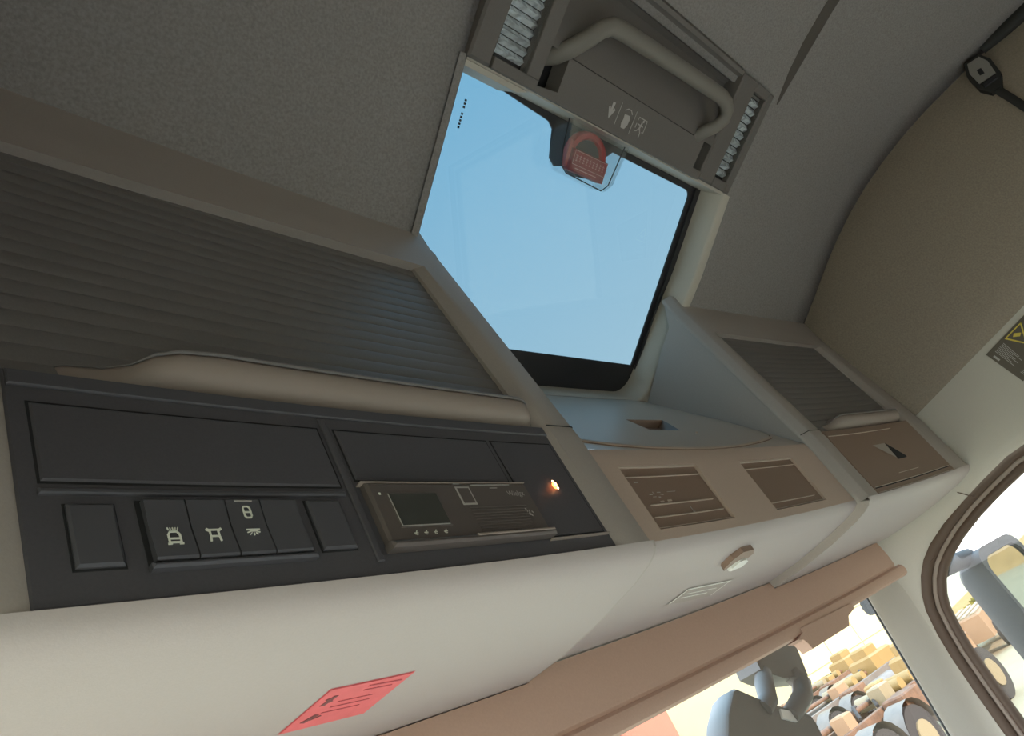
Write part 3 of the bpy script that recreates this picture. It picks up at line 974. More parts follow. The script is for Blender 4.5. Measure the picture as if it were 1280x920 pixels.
# sloping back from the fascia up to the hatch
SO = Vector((0, 0.0335, 0.152)); ST = Vector((0, 0.6165, 0.7874)); SN = Vector((0, -0.7874, 0.6165))
def fs(x, s, d):
    p = SO + ST * s + SN * d
    return Vector(bow(x, p.y, p.z)) if s < 0.2 else Vector((x, p.y - 0.055 * x * x * max(0, 1 - (s - 0.2) / 0.2), p.z))
mb = MB()
def shelf_rows(levels, fn):
    mb.quadgrid([[fs(lerp(*fn(q), k / 12), q, 0) for k in range(13)] for q in levels])
def rspan(q):
    t = (q - 0.109) / (0.185 - 0.109)
    return lerp(-0.030, 0.002, t), lerp(0.076, 0.136, t)
shelf_rows([0.0, 0.03, 0.07, 0.107], lambda q: (-XM, XM))
shelf_rows([0.107, 0.135, 0.16, 0.187], lambda q: (-XM, rspan(q)[0]))
shelf_rows([0.107, 0.135, 0.16, 0.187], lambda q: (rspan(q)[1], XM))
shelf_rows([0.187, 0.24, 0.3, 0.36, 0.408], lambda q: (-XM, XM))
mb.build('sloping_shelf', 'lid', mid, smooth=60)
# lid on the slope
LID = [(-0.375, 0.385), (-0.372, 0.10), (-0.355, 0.060), (-0.32, 0.036), (-0.27, 0.019), (-0.19, 0.006), (-0.09, 0.0), (0.0, 0.0), (0.09, 0.005), (0.17, 0.015), (0.25, 0.028), (0.31, 0.040), (0.345, 0.050), (0.362, 0.066), (0.370, 0.10),
       (0.366, 0.16), (0.352, 0.24), (0.330, 0.33), (0.318, 0.372), (0.31, 0.385)]
mb = MB()
REC = [(-0.028, 0.108), (0.074, 0.110), (0.134, 0.186), (0.004, 0.184)]
inner = out2(LID, -0.004)
b = len(mb.v)
def strip(loopA, dA, loopB, dB):
    mb.quadgrid([[fs(a, s, dA) for a, s in loopA], [fs(a, s, dB) for a, s in loopB]], closed_u=True)
strip(LID, 0.0003, LID, 0.0018)
strip(LID, 0.0018, inner, 0.0034)
# top face of the lid as rows across the slope, cut round the recess
def lid_span(s):
    xsx = []
    n = len(inner)
    for i in range(n):
        (xa, sa), (xb, sb) = inner[i], inner[(i + 1) % n]
        if (sa - s) * (sb - s) <= 0 and abs(sa - sb) > 1e-9:
            xsx.append(xa + (xb - xa) * (s - sa) / (sb - sa))
    return min(xsx), max(xsx)
def rec_span(s):
    t = (s - 0.109) / (0.185 - 0.109)
    return lerp(-0.028, 0.004, t), lerp(0.074, 0.134, t)
lev = [0.0046, 0.008, 0.015, 0.03, 0.045, 0.06, 0.085, 0.109]
def span_rows(levels, fn):
    rows = []
    for s in levels:
        a, b_ = fn(s)
        rows.append([fs(lerp(a, b_, k / 10), s, 0.0034) for k in range(11)])
    mb.quadgrid(rows)
span_rows(lev, lid_span)
span_rows([0.109, 0.135, 0.16, 0.185], lambda s: (lid_span(s)[0], rec_span(s)[0]))
span_rows([0.109, 0.135, 0.16, 0.185], lambda s: (rec_span(s)[1], lid_span(s)[1]))
span_rows([0.185, 0.22, 0.27, 0.33, 0.37, 0.3805], lid_span)
lid = mb.build('shelf_lid', 'lid', mid, smooth=40)
mb = MB()
ql = [(-0.028, 0.109), (0.074, 0.109), (0.134, 0.185), (0.004, 0.185)]
qd = [(-0.020, 0.118), (0.066, 0.118), (0.120, 0.182), (0.006, 0.182)]
mb.quadgrid([[fs(a, s, 0.0034) for a, s in ql], [fs(a, s, -0.012) for a, s in qd]], closed_u=True)
mb.face([fs(a, s, -0.012) for a, s in qd])
mb.build('finger_recess', 'brown', lid, smooth=0)  # darker than the lid: shade of the recess put into its colour
mb = MB()
mb.tube([fs(a, s, 0.0005) for a, s in [(-0.372, 0.10)] + LID[2:16]], 0.0011, 6)
mb.build('lid_gap', 'brown', mid)
mb = MB()
mb.tube([fs(0.104, 0.092, 0.002), fs(0.104, 0.092, 0.0065)], [0.0035, 0.0022], 10)
mb.build('lid_stud', 'edgehi', mid)

# things on the underside
def uz(y, prof):
    for (ya, za), (yb, zb) in zip(prof, prof[1:]):
        lo, hi = min(ya, yb), max(ya, yb)
        if lo <= y <= hi and abs(ya - yb) > 1e-6:
            return lerp(za, zb, (y - ya) / (yb - ya))
    return prof[0][1]
def fu_left(x, y, d):       # underside of the lockers; d = distance below it
    X, Y, Z = bow(x, y, uz(y, PROF[:NOSE]))
    return Vector((X, Y, Z - d))
def fu_mid(x, y, d):
    X, Y, Z = bow(x, y, uz(y, CP[:6]))
    return Vector((X, Y, Z - d))
mb = MB()
QS = [(-0.797, 0.172), (-0.779, 0.1115), (-0.688, 0.1185), (-0.7085, 0.181)]
def bil(u, v, q=QS):
    a = Vector(q[0]).lerp(Vector(q[1]), v); b_ = Vector(q[3]).lerp(Vector(q[2]), v)
    p = a.lerp(b_, u)
    return p.x, p.y
mb.quadgrid([[fu_left(*bil(u, v), 0.0008) for u in linspace(0, 1, 5)] for v in linspace(0, 1, 7)])
mb.quadgrid([[fu_left(*bil(u, v), 0.0003) for u in linspace(-0.012, 1.012, 5)] for v in linspace(-0.02, 1.02, 7)])
stick = mb.build('warning_sticker', 'sticker', None, smooth=60)
tag(stick, 'red paper sticker on the pale underside of the left locker', 'sticker')
def fq(u, v, d):
    return fu_left(*bil(u, v), 0.0010 + d)
icon_bars([(0.50, 0.90 - 0.0, 0.92, 0.86, 0.03), (0.50, 0.80, 0.85, 0.77, 0.025), (0.30, 0.62, 0.72, 0.6, 0.02), (0.28, 0.5, 0.75, 0.48, 0.02), (0.25, 0.38, 0.7, 0.36, 0.02)], 'printed_line', 'stickertext', stick, fq, 0.0, 0.0002)
icon_bars([(0.13, 0.62, 0.16, 0.80, 0.06), (0.18, 0.68, 0.10, 0.76, 0.04), (0.14, 0.22, 0.20, 0.34, 0.07), (0.2, 0.24, 0.28, 0.3, 0.03)], 'printed_mark', 'stickermark', stick, fq, 0.0, 0.0002)
# label strip in the underside of the middle unit
QL = [(-0.140, 0.180), (-0.126, 0.142), (0.052, 0.164), (0.034, 0.205)]
mb = MB()
mb.quadgrid([[fu_mid(*bil(u, v, QL), 0.0009) for u in linspace(0, 1, 4)] for v in linspace(0, 1, 4)])
mb.quadgrid([[fu_mid(*bil(u, v, QL), 0.0004) for u in linspace(-0.02, 1.02, 4)] for v in linspace(-0.06, 1.06, 4)])
lab = tag(mb.build('label_strip', 'frame', None, smooth=60), 'long pale label strip under the middle shelf unit', 'label')
def fl(u, v, d):
    return fu_mid(*bil(u, v, QL), 0.0011 + d)
icon_bars([(0.02, 0.04, 0.02, 0.9, 0.02), (0.02, 0.95, 0.97, 0.95, 0.07), (0.97, 0.9, 0.97, 0.05, 0.02), (0.15, 0.6, 0.8, 0.6, 0.05), (0.15, 0.35, 0.7, 0.35, 0.05)], 'label_rim', 'paper', lab, fl, 0.0, 0.0003)
# dark clip with white connector hanging under the middle unit
clip = thing('plug_holder', 'brown clip with a white connector under the middle shelf unit', 'clip', fu_mid(-0.06, 0.06, 0.0))
def fclip(x, y, d):
    return fu_mid(x, y, d)
mb = MB()
mb.prism([(-0.092, 0.090), (-0.090, 0.070), (-0.076, 0.056), (-0.040, 0.056), (-0.024, 0.068), (-0.030, 0.078), (-0.056, 0.074), (-0.070, 0.082), (-0.082, 0.098)], fclip, 0.0002, 0.0085)
mb.build('clip_body', 'brown', clip, smooth=30)
mb = MB()
mb.prism([(-0.060, 0.077), (-0.040, 0.076), (-0.022, 0.084), (-0.028, 0.096), (-0.052, 0.098), (-0.066, 0.092)], fclip, 0.0002, 0.011)
mb.build('connector', 'paper', clip, smooth=30)
mb = MB()
mb.rbox(fclip, -0.054, -0.036, 0.094, 0.106, 0.002, 0.009, 0.002)
mb.build('connector_tab', 'paper', clip, smooth=30)

# ------------------------------------------------------------------ roller blind below the lockers
blind = thing('roller_blind', 'long brown beige roller blind housing above the windscreen', 'blind', (0, 0.26, -0.16))
def fb(x, z, d):
    return Vector(bow(x, 0.274 - d, z))
mb = MB()
XB0, XB1 = -1.05, 0.985
xs = sorted(linspace(XB0, XB1, 20) + [-0.3885, -0.3865, 0.3865, 0.3885])
sec = [(-0.0485, -0.012), (-0.049, 0.000), (-0.060, 0.002), (-0.090, 0.004), (-0.116, 0.003), (-0.121, -0.002)]
rows = [[fb(x, z + (0.0135 if k < 2 and abs(x) < 0.3875 else 0), d) for x in xs] for k, (z, d) in enumerate(sec)]
mb.quadgrid(rows)
mb.quadgrid([[fb(XB1, z, d) for z, d in sec], [fb(XB1, z, d - 0.05) for z, d in sec]])
mb.build('housing', 'visor', blind, smooth=30)
mb = MB()
xs = linspace(XB0, XB1 + 0.03, 22)
sec = [(-0.1205, -0.001), (-0.126, 0.006), (-0.138, 0.008), (-0.147, 0.005), (-0.151, -0.002), (-0.150, -0.02)]
mb.quadgrid([[fb(x, z, d) for x in xs] for z, d in sec])
mb.quadgrid([[fb(XB1 + 0.03, z, d) for z, d in sec], [fb(XB1 + 0.03, z, d - 0.04) for z, d in sec]])
mb.build('lower_lip', 'visor', blind, smooth=40)
mb = MB()
mb.prism([(0.366, -0.138), (0.635, -0.143), (0.632, -0.155), (0.585, -0.162), (0.560, -0.179), (0.362, -0.180), (0.360, -0.172), (0.352, -0.158), (0.330, -0.153), (0.366, -0.146)], fb, -0.016, 0.010)
mb.build('pull_tab', 'visor', blind, smooth=30)

# ------------------------------------------------------------------ roof console with handle and lamps
CO = Vector((0, -0.176, 0.737)); CR = Vector((0, -math.cos(math.radians(23)), math.sin(math.radians(23)))); CN = Vector((0, -math.sin(math.radians(23)), -math.cos(math.radians(23))))
def fk(x, r, d):            # d: distance below the roof, into the cab
    return CO + Vector((x, 0, 0)) + CR * r + CN * d
con = thing('hatch_handle_console', 'dark grey roof console with grab handle behind the hatch', 'console', fk(0, 0.1, 0))
mb = MB()
mb.rbox(fk, -0.405, 0.424, 0.0, 0.235, -0.055, -0.044)
mb.build('light_block_plate', 'dark', con, smooth=0)  # unseen plate added above the console to block light
mb = MB()
# end blocks as frames around their lamps
def frame_block(x0, x1, r0, r1, lx0, lx1, lr0, lr1, d0, d1, bev):
    mb.rbox(fk, x0, lx0, r0, r1, d0, d1, bev)
    mb.rbox(fk, lx1, x1, r0, r1, d0, d1, bev)
    mb.rbox(fk, lx0 - 0.001, lx1 + 0.001, r0, lr0, d0, d1, bev)
    mb.rbox(fk, lx0 - 0.001, lx1 + 0.001, lr1, r1, d0, d1, bev)
mb.rbox(fk, -0.412, -0.366, 0.0, 0.24, -0.04, 0.012, 0.004)
mb.rbox(fk, -0.366, -0.264, 0.0, 0.018, -0.04, 0.016, 0.0012)
mb.rbox(fk, -0.366, -0.264, 0.205, 0.24, -0.04, 0.016, 0.0012)
mb.rbox(fk, -0.294, -0.264, 0.0175, 0.2055, -0.04, 0.016, 0.0012)
mb.build('lamp_housing', 'console', con, smooth=30)
mb = MB()
mb.rbox(fk, 0.284, 0.346, 0.004, 0.238, -0.04, 0.014, 0.004)
mb.rbox(fk, 0.404, 0.430, 0.004, 0.238, -0.04, 0.014, 0.004)
mb.rbox(fk, 0.345, 0.405, 0.004, 0.024, -0.04, 0.014, 0.0015)
mb.rbox(fk, 0.345, 0.405, 0.218, 0.238, -0.04, 0.014, 0.0015)
mb.build('lamp_housing', 'console', con, smooth=30)
def lamp(x0, x1, r0, r1, fine):
    mb = MB()
    mb.rbox(fk, x0, x1, r0, r1, -0.02, -0.004)
    bed = mb.build('lamp_bed', 'dark', con, smooth=0)
    # ribbed reflector strips
    n = fine
    k0, k1 = 0.06, 0.70
    mb = MB()
    for k in range(n):
        ra = lerp(r0, r1, lerp(0.04, 0.97, k / n)); rb_ = lerp(r0, r1, lerp(0.04, 0.97, (k + 0.88) / n))
        xa = lerp(x0, x1, 0.06); xb_ = lerp(x0, x1, 0.94)
        rm = (ra + rb_) / 2
        mb.quadgrid([[fk(xa, ra, -0.003), fk(xb_, ra, -0.003)], [fk(xa, rm, 0.004), fk(xb_, rm, 0.004)], [fk(xa, rb_, -0.003), fk(xb_, rb_, -0.003)]])
    mb.build('reflector', 'lens', bed, smooth=0)
    mb = MB()
    mb.rbox(fk, x0 + 0.002, x1 - 0.002, r0 + 0.002, r1 - 0.002, 0.007, 0.011, 0.001)
    mb.build('lamp_lens', 'clear', bed, smooth=0)
    return bed
lamp(-0.366, -0.294, 0.018, 0.205, 12)
lamp(0.346, 0.404, 0.024, 0.218, 10)
mb = MB()
mb.prism([(-0.2635, 0.0), (0.2835, 0.0), (0.2835, 0.018), (0.248, 0.018), (0.246, 0.078), (0.204, 0.078), (0.202, 0.074), (-0.212, 0.074), (-0.216, 0.070), (-0.2135, 0.016), (-0.2635, 0.010)], fk, -0.02, 0.014)
mb.build('front_plate', 'console', con, smooth=30)
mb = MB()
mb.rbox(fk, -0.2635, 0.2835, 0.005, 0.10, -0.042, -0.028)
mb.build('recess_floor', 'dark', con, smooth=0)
mb = MB()
rows = []
for x in linspace(-0.2635, 0.2835, 12):
    rows.append([fk(x, 0.0755, 0.0125), fk(x, 0.10, 0.008), fk(x, 0.14, -0.008), fk(x, 0.175, -0.022), fk(x, 0.205, -0.026), fk(x, 0.222, -0.01), fk(x, 0.230, 0.008), fk(x, 0.238, 0.010), fk(x, 0.246, 0.0), fk(x, 0.246, -0.03)])
mb.quadgrid(rows)
mb.build('recess_shell', 'console', con, smooth=40)
# grab handle
mb = MB()
ctr = [(-0.246, 0.050, -0.022), (-0.238, 0.068, 0.002), (-0.226, 0.092, 0.018), (-0.208, 0.122, 0.030), (-0.194, 0.146, 0.036), (-0.176, 0.159, 0.038), (-0.150, 0.163, 0.038), (-0.06, 0.167, 0.039), (0.05, 0.171, 0.039), (0.15, 0.174, 0.039), (0.200, 0.175, 0.038), (0.228, 0.170, 0.037), (0.244, 0.158, 0.036), (0.250, 0.142, 0.034), (0.240, 0.118, 0.028), (0.226, 0.098, 0.018), (0.218, 0.070, 0.002), (0.224, 0.050, -0.022)]
ctr = [(x, r - d * 0.36, d) for x, r, d in ctr]
mb.tube([fk(*p) for p in ctr], [(0.016, 0.012)] * len(ctr), 14, flat=CN)
mb.build('grab_handle', 'handle', con, smooth=70)
# printed symbols: arrow, hand, running figure with dividers
def sym(bars, nm='printed_symbol'):
    return icon_bars(bars, nm, 'iconsoft', con, fk, 0.0138, 0.0146)
mb = MB()
cx, cr, k = -0.070, 0.036, 0.0105
arrow = [(-0.95, 0.25), (-0.55, 0.45), (-0.25, -0.1), (-0.35, 1.35), (0.35, 1.35), (0.25, -0.1), (0.6, 0.45), (0.95, 0.2), (0.0, -1.5)]
mb.prism([(cx + k * a, cr + k * b_) for a, b_ in arrow], fk, 0.0138, 0.0146)
mb.build('printed_symbol', 'iconsoft', con, smooth=0)
mb = MB()
cx = -0.022
fist = [(-0.9, 0.9), (0.75, 1.0), (1.05, 0.4), (1.0, -0.6), (0.5, -1.4), (-0.6, -1.45), (-0.95, -0.7), (-0.75, -0.1)]
mb.prism([(cx + k * a * 0.95, cr - 0.004 + k * b_) for a, b_ in fist], fk, 0.0138, 0.0146)
mb.build('printed_symbol', 'iconsoft', con, smooth=0)
sym(poly_bars([(cx - 0.011, cr + 0.012), (cx - 0.004, cr + 0.0165), (cx + 0.005, cr + 0.0165), (cx + 0.012, cr + 0.011)], 0.0016, False))
sym([(-0.048, 0.016, -0.049, 0.056, 0.0014)], 'printed_divider')
sym([(0.001, 0.014, 0.000, 0.056, 0.0014)], 'printed_divider')
cx = 0.026
sym(poly_bars([(cx - 0.014, cr + 0.008), (cx - 0.013, cr + 0.014), (cx + 0.014, cr + 0.014), (cx + 0.015, cr - 0.008), (cx + 0.010, cr - 0.009)], 0.0016, False)
    + [(cx + 0.001, cr + 0.006, cx - 0.001, cr - 0.004, 0.004), (cx, cr - 0.004, cx + 0.006, cr - 0.012, 0.0024), (cx + 0.006, cr - 0.012, cx + 0.006, cr - 0.019, 0.0022), (cx - 0.001, cr - 0.004, cx - 0.007, cr - 0.010, 0.0022), (cx - 0.007, cr - 0.010, cx - 0.012, cr - 0.012, 0.002),
       (cx - 0.008, cr + 0.002, cx + 0.007, cr + 0.001, 0.0022), (cx + 0.003, cr + 0.010, cx + 0.0045, cr + 0.0105, 0.0045), (cx - 0.014, cr + 0.002, cx - 0.014, cr - 0.006, 0.0015)])

# ------------------------------------------------------------------ red emergency unit under a clear cover
em = thing('emergency_release', 'red emergency release under a clear cover at the hatch edge', 'safety device', hf(-0.05, 0.06, 0.03))
OUT = [(-0.128, 0.004), (-0.121, 0.06), (-0.112, 0.086), (-0.095, 0.096), (0.020, 0.101), (0.036, 0.086), (0.050, 0.004)]
mb = MB()
o2 = [(lerp(x, -0.04, 0.10), lerp(t, 0.045, 0.10)) for x, t in OUT]
mb.quadgrid([[hf(x, t, 0.055) for x, t in OUT], [hf(x, t, 0.012) for x, t in OUT], [hf(x, t, 0.004) for x, t in o2]])
mb.face([hf(x, t, 0.004) for x, t in o2])
mb.build('clear_cover', 'cloudy', em, smooth=40)
mb = MB()
mb.tube([hf(x, t, 0.022) for x, t in OUT], 0.0012, 6)
mb.build('cover_edge', 'blackframe', em)
mb = MB()
rows = []
for a in linspace(math.radians(-200), math.radians(20), 15):
    row = []
    for rr, d in ((0.036, 0.036), (0.036, 0.026), (0.039, 0.022), (0.049, 0.022), (0.052, 0.026), (0.052, 0.036)):
        row.append(hf(-0.047 + rr * 1.12 * math.cos(a), 0.056 + rr * 0.95 * math.sin(a), d))
    rows.append(row)
mb.quadgrid(rows)
mb.build('red_ring', 'red', em, smooth=40)
mb = MB()
mb.prism([(-0.047 + 0.043 * math.cos(a), 0.056 + 0.037 * math.sin(a)) for a in linspace(0, 2 * math.pi, 25)[:-1]], hf, 0.028, 0.05)
mb.build('dark_knob', 'dark', em)
mb = MB()
mb.rbox(hf, -0.112, -0.104, 0.036, 0.086, 0.024, 0.014, 0.003)
mb.build('red_grip', 'red', em, smooth=30)
mb = MB()
mb.rbox(hf, -0.099, 0.006, 0.049, 0.090, 0.03, 0.012, 0.002)
lb = mb.build('red_label', 'redlabel', em, smooth=30)
def flab(x, t, d):
    return hf(x, t, 0.0122 - d)
bars = []
icon_bars(poly_bars([(-0.0965, 0.0515), (0.0035, 0.0515), (0.0035, 0.077), (-0.0965, 0.077)], 0.0011), 'label_border', 'pink', lb, flab, 0.0, 0.0004)
for k in range(9):
    x = -0.0915 + k * 0.0102
    bars += [(x, 0.060, x + 0.0065, 0.060, 0.0009), (x + 0.001, 0.064, x + 0.0055, 0.064, 0.0009), (x + 0.0032, 0.0575, x + 0.0032, 0.070, 0.0009), (x + 0.0008, 0.0692, x + 0.0058, 0.0692, 0.0009)]
icon_bars(bars, 'label_characters', 'pink', lb, flab, 0.0, 0.0004)
icon_bars([(-0.085, 0.083, -0.02, 0.083, 0.0016)], 'label_line', 'pink', lb, flab, 0.0, 0.0004)

# ------------------------------------------------------------------ side wall items
# warning label on the side trim behind the right locker
def fw_(y, z, d):
    return Vector((side_x(y, z) - 0.001 - d, y, z))
def lq(u, v):
    q = [(-0.287, 0.2165), (-0.45, 0.247), (-0.435, 0.118), (-0.275, 0.088)]
    q = [(-0.283, 0.213), (-0.46, 0.248), (-0.445, 0.105), (-0.300, 0.108)]
    a = Vector(q[0]).lerp(Vector(q[1]), u); b_ = Vector(q[3]).lerp(Vector(q[2]), u)
    p = a.lerp(b_, v)
    return p.x, p.y
mb = MB()
mb.quadgrid([[fw_(*lq(u, v), 0.0006) for u in linspace(0, 1, 4)] for v in linspace(0, 1, 4)])
wl = tag(mb.build('caution_label', 'walllabel', None, smooth=0), 'dark caution label with yellow triangle on the side wall', 'label')
def fwl(u, v, d):
    return fw_(*lq(u, v), 0.0010 + d)
lb_ = [(0.05, 0.16, 0.05, 0.30, 0.03)]
for k in range(8):
    lb_.append((0.115 + k * 0.022, 0.10, 0.115 + k * 0.022, 0.62 - 0.1 * (k % 3), 0.008))
for k in range(7):
    lb_.append((0.10 + k * 0.022, 0.80, 0.10 + k * 0.022, 0.98, 0.008))
icon_bars(lb_, 'printed_line', 'iconsoft', wl, fwl, 0.0, 0.0003)
icon_bars(poly_bars([(0.335, 0.06), (0.62, 0.06), (0.478, 0.42)], 0.022), 'warning_triangle', 'yellow', wl, fwl, 0.0, 0.0003)
icon_bars([(0.45, 0.14, 0.5, 0.2, 0.06)], 'warning_mark', 'yellow', wl, fwl, 0.0, 0.0003)

# strap clip at the roof seam
bk = thing('curtain_clip', 'silver faced black strap clip at the roof seam', 'clip', (1.05, -0.755, 0.78))
BO = Vector((1.052, -0.757, 0.782)); BU = Vector((0, -0.22, -0.975)).normalized(); BV = Vector((0, 0.975, -0.22)).normalized()
BU = (Vector((1.08, -0.755, 0.739)) - Vector((1.08, -0.772, 0.837))).normalized()
BV = Vector((-1, 0, 0)).cross(BU).normalized()
if BV.y < 0: BV = -BV
def fbk(a, b_, d):
    return BO + BV * a + BU * b_ - Vector((1, 0, 0)) * d
mb = MB()
oc = [(-0.020, -0.050), (0.018, -0.052), (0.030, -0.020), (0.028, 0.030), (0.012, 0.060), (-0.014, 0.060), (-0.030, 0.028), (-0.032, -0.020)]
mb.prism(oc, fbk, -0.03, 0.012)
mb.build('clip_body', 'strap', bk, smooth=30)
mb = MB()
oi = [(-0.016, -0.043), (0.013, -0.045), (0.022, -0.018), (0.020, 0.022), (-0.021, 0.024), (-0.024, -0.018)]
mb.prism(oi, fbk, 0.010, 0.016)
mb.build('silver_face', 'silver', bk, smooth=30)
mb = MB()
mb.rbox(fbk, -0.016, 0.016, 0.026, 0.040, 0.010, 0.017, 0.002)
mb.build('clip_slot', 'dark', bk, smooth=0)
mb = MB()
mb.prism([(-0.004, -0.012), (0.006, -0.014), (0.008, 0.004), (-0.003, 0.006)], fbk, 0.014, 0.0175)
mb.build('clip_button', 'dark', bk, smooth=0)
mb = MB()
sp = [fbk(0.0, 0.05, 0.0), fbk(-0.012, 0.10, 0.002), fbk(-0.026, 0.16, 0.002), fbk(-0.05, 0.24, 0.0), fbk(-0.15, 0.54, -0.03)]
mb.tube(sp, [(0.010, 0.003)] * 5, 8, flat=(1, 0, 0))
mb.build('strap', 'strap', bk, smooth=60)
mb = MB()
mb.tube([(1.062, -0.80, 0.845), (1.055, -0.86, 0.838), (1.055, -0.93, 0.838), (1.055, -1.15, 0.84)], [(0.012, 0.016), (0.014, 0.02), (0.015, 0.024), (0.016, 0.026)], 10, flat=(0, 0, 1))
o = mb.build('curtain_rail', 'strap', None, smooth=60)
tag(o, 'black curtain rail end running along the roof seam', 'rail')

# ------------------------------------------------------------------ outside: passenger mirror
mir = thing('side_mirror', 'grey exterior mirror on arms outside the passenger window', 'mirror', (1.55, 0.16, -0.75))
def rounded_rect(x0, x1, z0, z1, r, n=5):
    return arc(x1 - r, z1 - r, r, 0, 90, n) + arc(x0 + r, z1 - r, r, 90, 180, n) + arc(x0 + r, z0 + r, r, 180, 270, n) + arc(x1 - r, z0 + r, r, 270, 360, n)
def fm(a, b_, d):
    # turned towards the driver
    th = math.radians(20)
    return Vector((1.455 + a * math.cos(th) + d * math.sin(th), 0.150 - a * math.sin(th) + d * math.cos(th), b_))
mb = MB()
rr0 = rounded_rect(-0.005, 0.235, -0.78, -0.172, 0.05)
rr1 = rounded_rect(0.010, 0.220, -0.765, -0.200, 0.045)
rr2 = rounded_rect(0.02, 0.20, -0.74, -0.20, 0.05)
n_ = len(rr0)
mb.quadgrid([[fm(a, b_, 0.010) for a, b_ in rr1], [fm(a, b_, -0.004) for a, b_ in rr1], [fm(a, b_, -0.004) for a, b_ in rr0], [fm(a, b_, 0.03) for a, b_ in rr0], [fm(a, b_, 0.075) for a, b_ in rr0], [fm(a, b_, 0.115) for a, b_ in rr2]], closed_u=True)
mb.face([fm(a, b_, 0.115) for a, b_ in rr2])
mb.build('housing', 'mirrorbody', mir, smooth=50)
mb = MB()
mb.prism(rounded_rect(0.012, 0.218, -0.560, -0.202, 0.04), fm, 0.004, 0.010)
mb.build('mirror_glass', 'mirrorglass', mir, smooth=0)
mb = MB()
mb.prism(rounded_rect(0.012, 0.218, -0.763, -0.570, 0.04), fm, 0.004, 0.010)
mb.build('mirror_glass', 'mirrorglass', mir, smooth=0)
mb = MB()
mb.tube([(1.12, 0.40, -0.16), (1.30, 0.30, -0.165), (1.44, 0.20, -0.175), (1.52, 0.18, -0.18)], [(0.022, 0.026)] * 4, 12)
mb.build('mirror_arm', 'mirrorbody', mir, smooth=60)
mb = MB()
mb.tube([(1.12, 0.45, -0.74), (1.34, 0.32, -0.74), (1.52, 0.20, -0.72)], 0.024, 12)
mb.build('mirror_arm', 'mirrorbody', mir, smooth=60)

# front mirror hanging outside the windscreen
fmr = thing('front_mirror', 'grey front mirror hanging outside at the windscreen top', 'mirror', (0.60, 0.52, -0.16))
def ff(x, z, d):
    return Vector((x, 0.50 - d, z))
mb = MB()
mb.prism([(0.560, -0.10), (0.800, -0.10), (0.775, -0.15), (0.735, -0.228), (0.675, -0.215), (0.620, -0.205), (0.565, -0.178), (0.545, -0.165)], ff, -0.05, 0.015)
mb.build('bracket', 'frontmirror', fmr, smooth=30)
mb = MB()
mb.tube([ff(0.575, -0.175, 0.0), ff(0.530, -0.198, 0.01), ff(0.500, -0.225, 0.015), ff(0.470, -0.235, 0.01)], [(0.020, 0.020), (0.024, 0.022), (0.023, 0.022), (0.020, 0.020)], 8)
mb.build('arm', 'frontmirror', fmr, smooth=60)
mb = MB()
mb.tube([ff(0.690, -0.205, 0.0), ff(0.690, -0.235, 0.01), ff(0.650, -0.258, 0.015), ff(0.590, -0.270, 0.012), ff(0.555, -0.275, 0.01)], [(0.024, 0.022), (0.026, 0.024), (0.025, 0.024), (0.023, 0.022), (0.020, 0.020)], 8)
mb.build('arm', 'frontmirror', fmr, smooth=60)
mb = MB()
HD = [(0.385, -0.172), (0.402, -0.172), (0.440, -0.196), (0.50, -0.232), (0.560, -0.262), (0.600, -0.274), (0.632, -0.300), (0.634, -0.318), (0.610, -0.40), (0.585, -0.44), (0.50, -0.47), (0.30, -0.36), (0.255, -0.31), (0.262, -0.250), (0.320, -0.205)]
c0 = Vector((0.45, -0.33))
def shr(k):
    return [(lerp(a, c0.x, k), lerp(b_, c0.y, k)) for a, b_ in HD]
mb.quadgrid([[ff(a, b_, -0.05) for a, b_ in shr(0.05)], [ff(a, b_, -0.02) for a, b_ in shr(0.0)], [ff(a, b_, 0.012) for a, b_ in shr(0.0)], [ff(a, b_, 0.018) for a, b_ in shr(0.03)], [ff(a, b_, 0.014) for a, b_ in shr(0.08)]], closed_u=True)
mb.face([ff(a, b_, 0.014) for a, b_ in shr(0.08)])
mb.face([ff(a, b_, -0.05) for a, b_ in shr(0.05)])
mb.build('mirror_head', 'frontmirror', fmr, smooth=50)
mb = MB()
mb.prism([(0.520, -0.252), (0.566, -0.272), (0.556, -0.292), (0.508, -0.270)], ff, 0.010, 0.019)
mb.build('rating_plate', 'paper', fmr, smooth=0)

# ------------------------------------------------------------------ the yard
GZ = -2.8
mb = MB()
mb.box(-150, 450, -250, 450, GZ - 0.5, GZ)
structure(mb.build('ground', 'concrete', smooth=0), 'sunlit concrete yard')
# big cream building ahead with panel joints
FD = Vector((0.986, -0.168, 0)).normalized(); FNm = Vector((FD.y, -FD.x, 0))      # towards the truck: (-0.168,-0.986)
FO = Vector((34.0, 15.5, GZ))
fac = thing('yard_building', 'large cream building of wide wall panels beyond the yard', 'building', FO)
def ffa(u, z, d):
    return FO + FD * u + Vector((0, 0, z)) + FNm * d
mb = MB()
mb.rbox(ffa, -3.6, 9.4, 0, 15.0, -8, 0.0)
mb.build('wall_core', 'facade', fac, smooth=0)
PW, PH = 2.8, 1.45
mb = MB()
mb.rbox(ffa, -2.9 + 0.03, -2.9 + PW - 0.03, 0.03, PH - 0.03, 0.0, 0.05, 0.01)
p0 = mb.build('wall_panel', 'facade', fac, smooth=0)
for i in range(0, 4):
    for j in range(0, 9):
        if i == 0 and j == 0: continue
        o = bpy.data.objects.new('wall_panel', p0.data)
        COL.objects.link(o)
        o.parent = fac
        o.location = Vector(p0.location) + FD * (i * PW) + Vector((0, 0, j * PH))
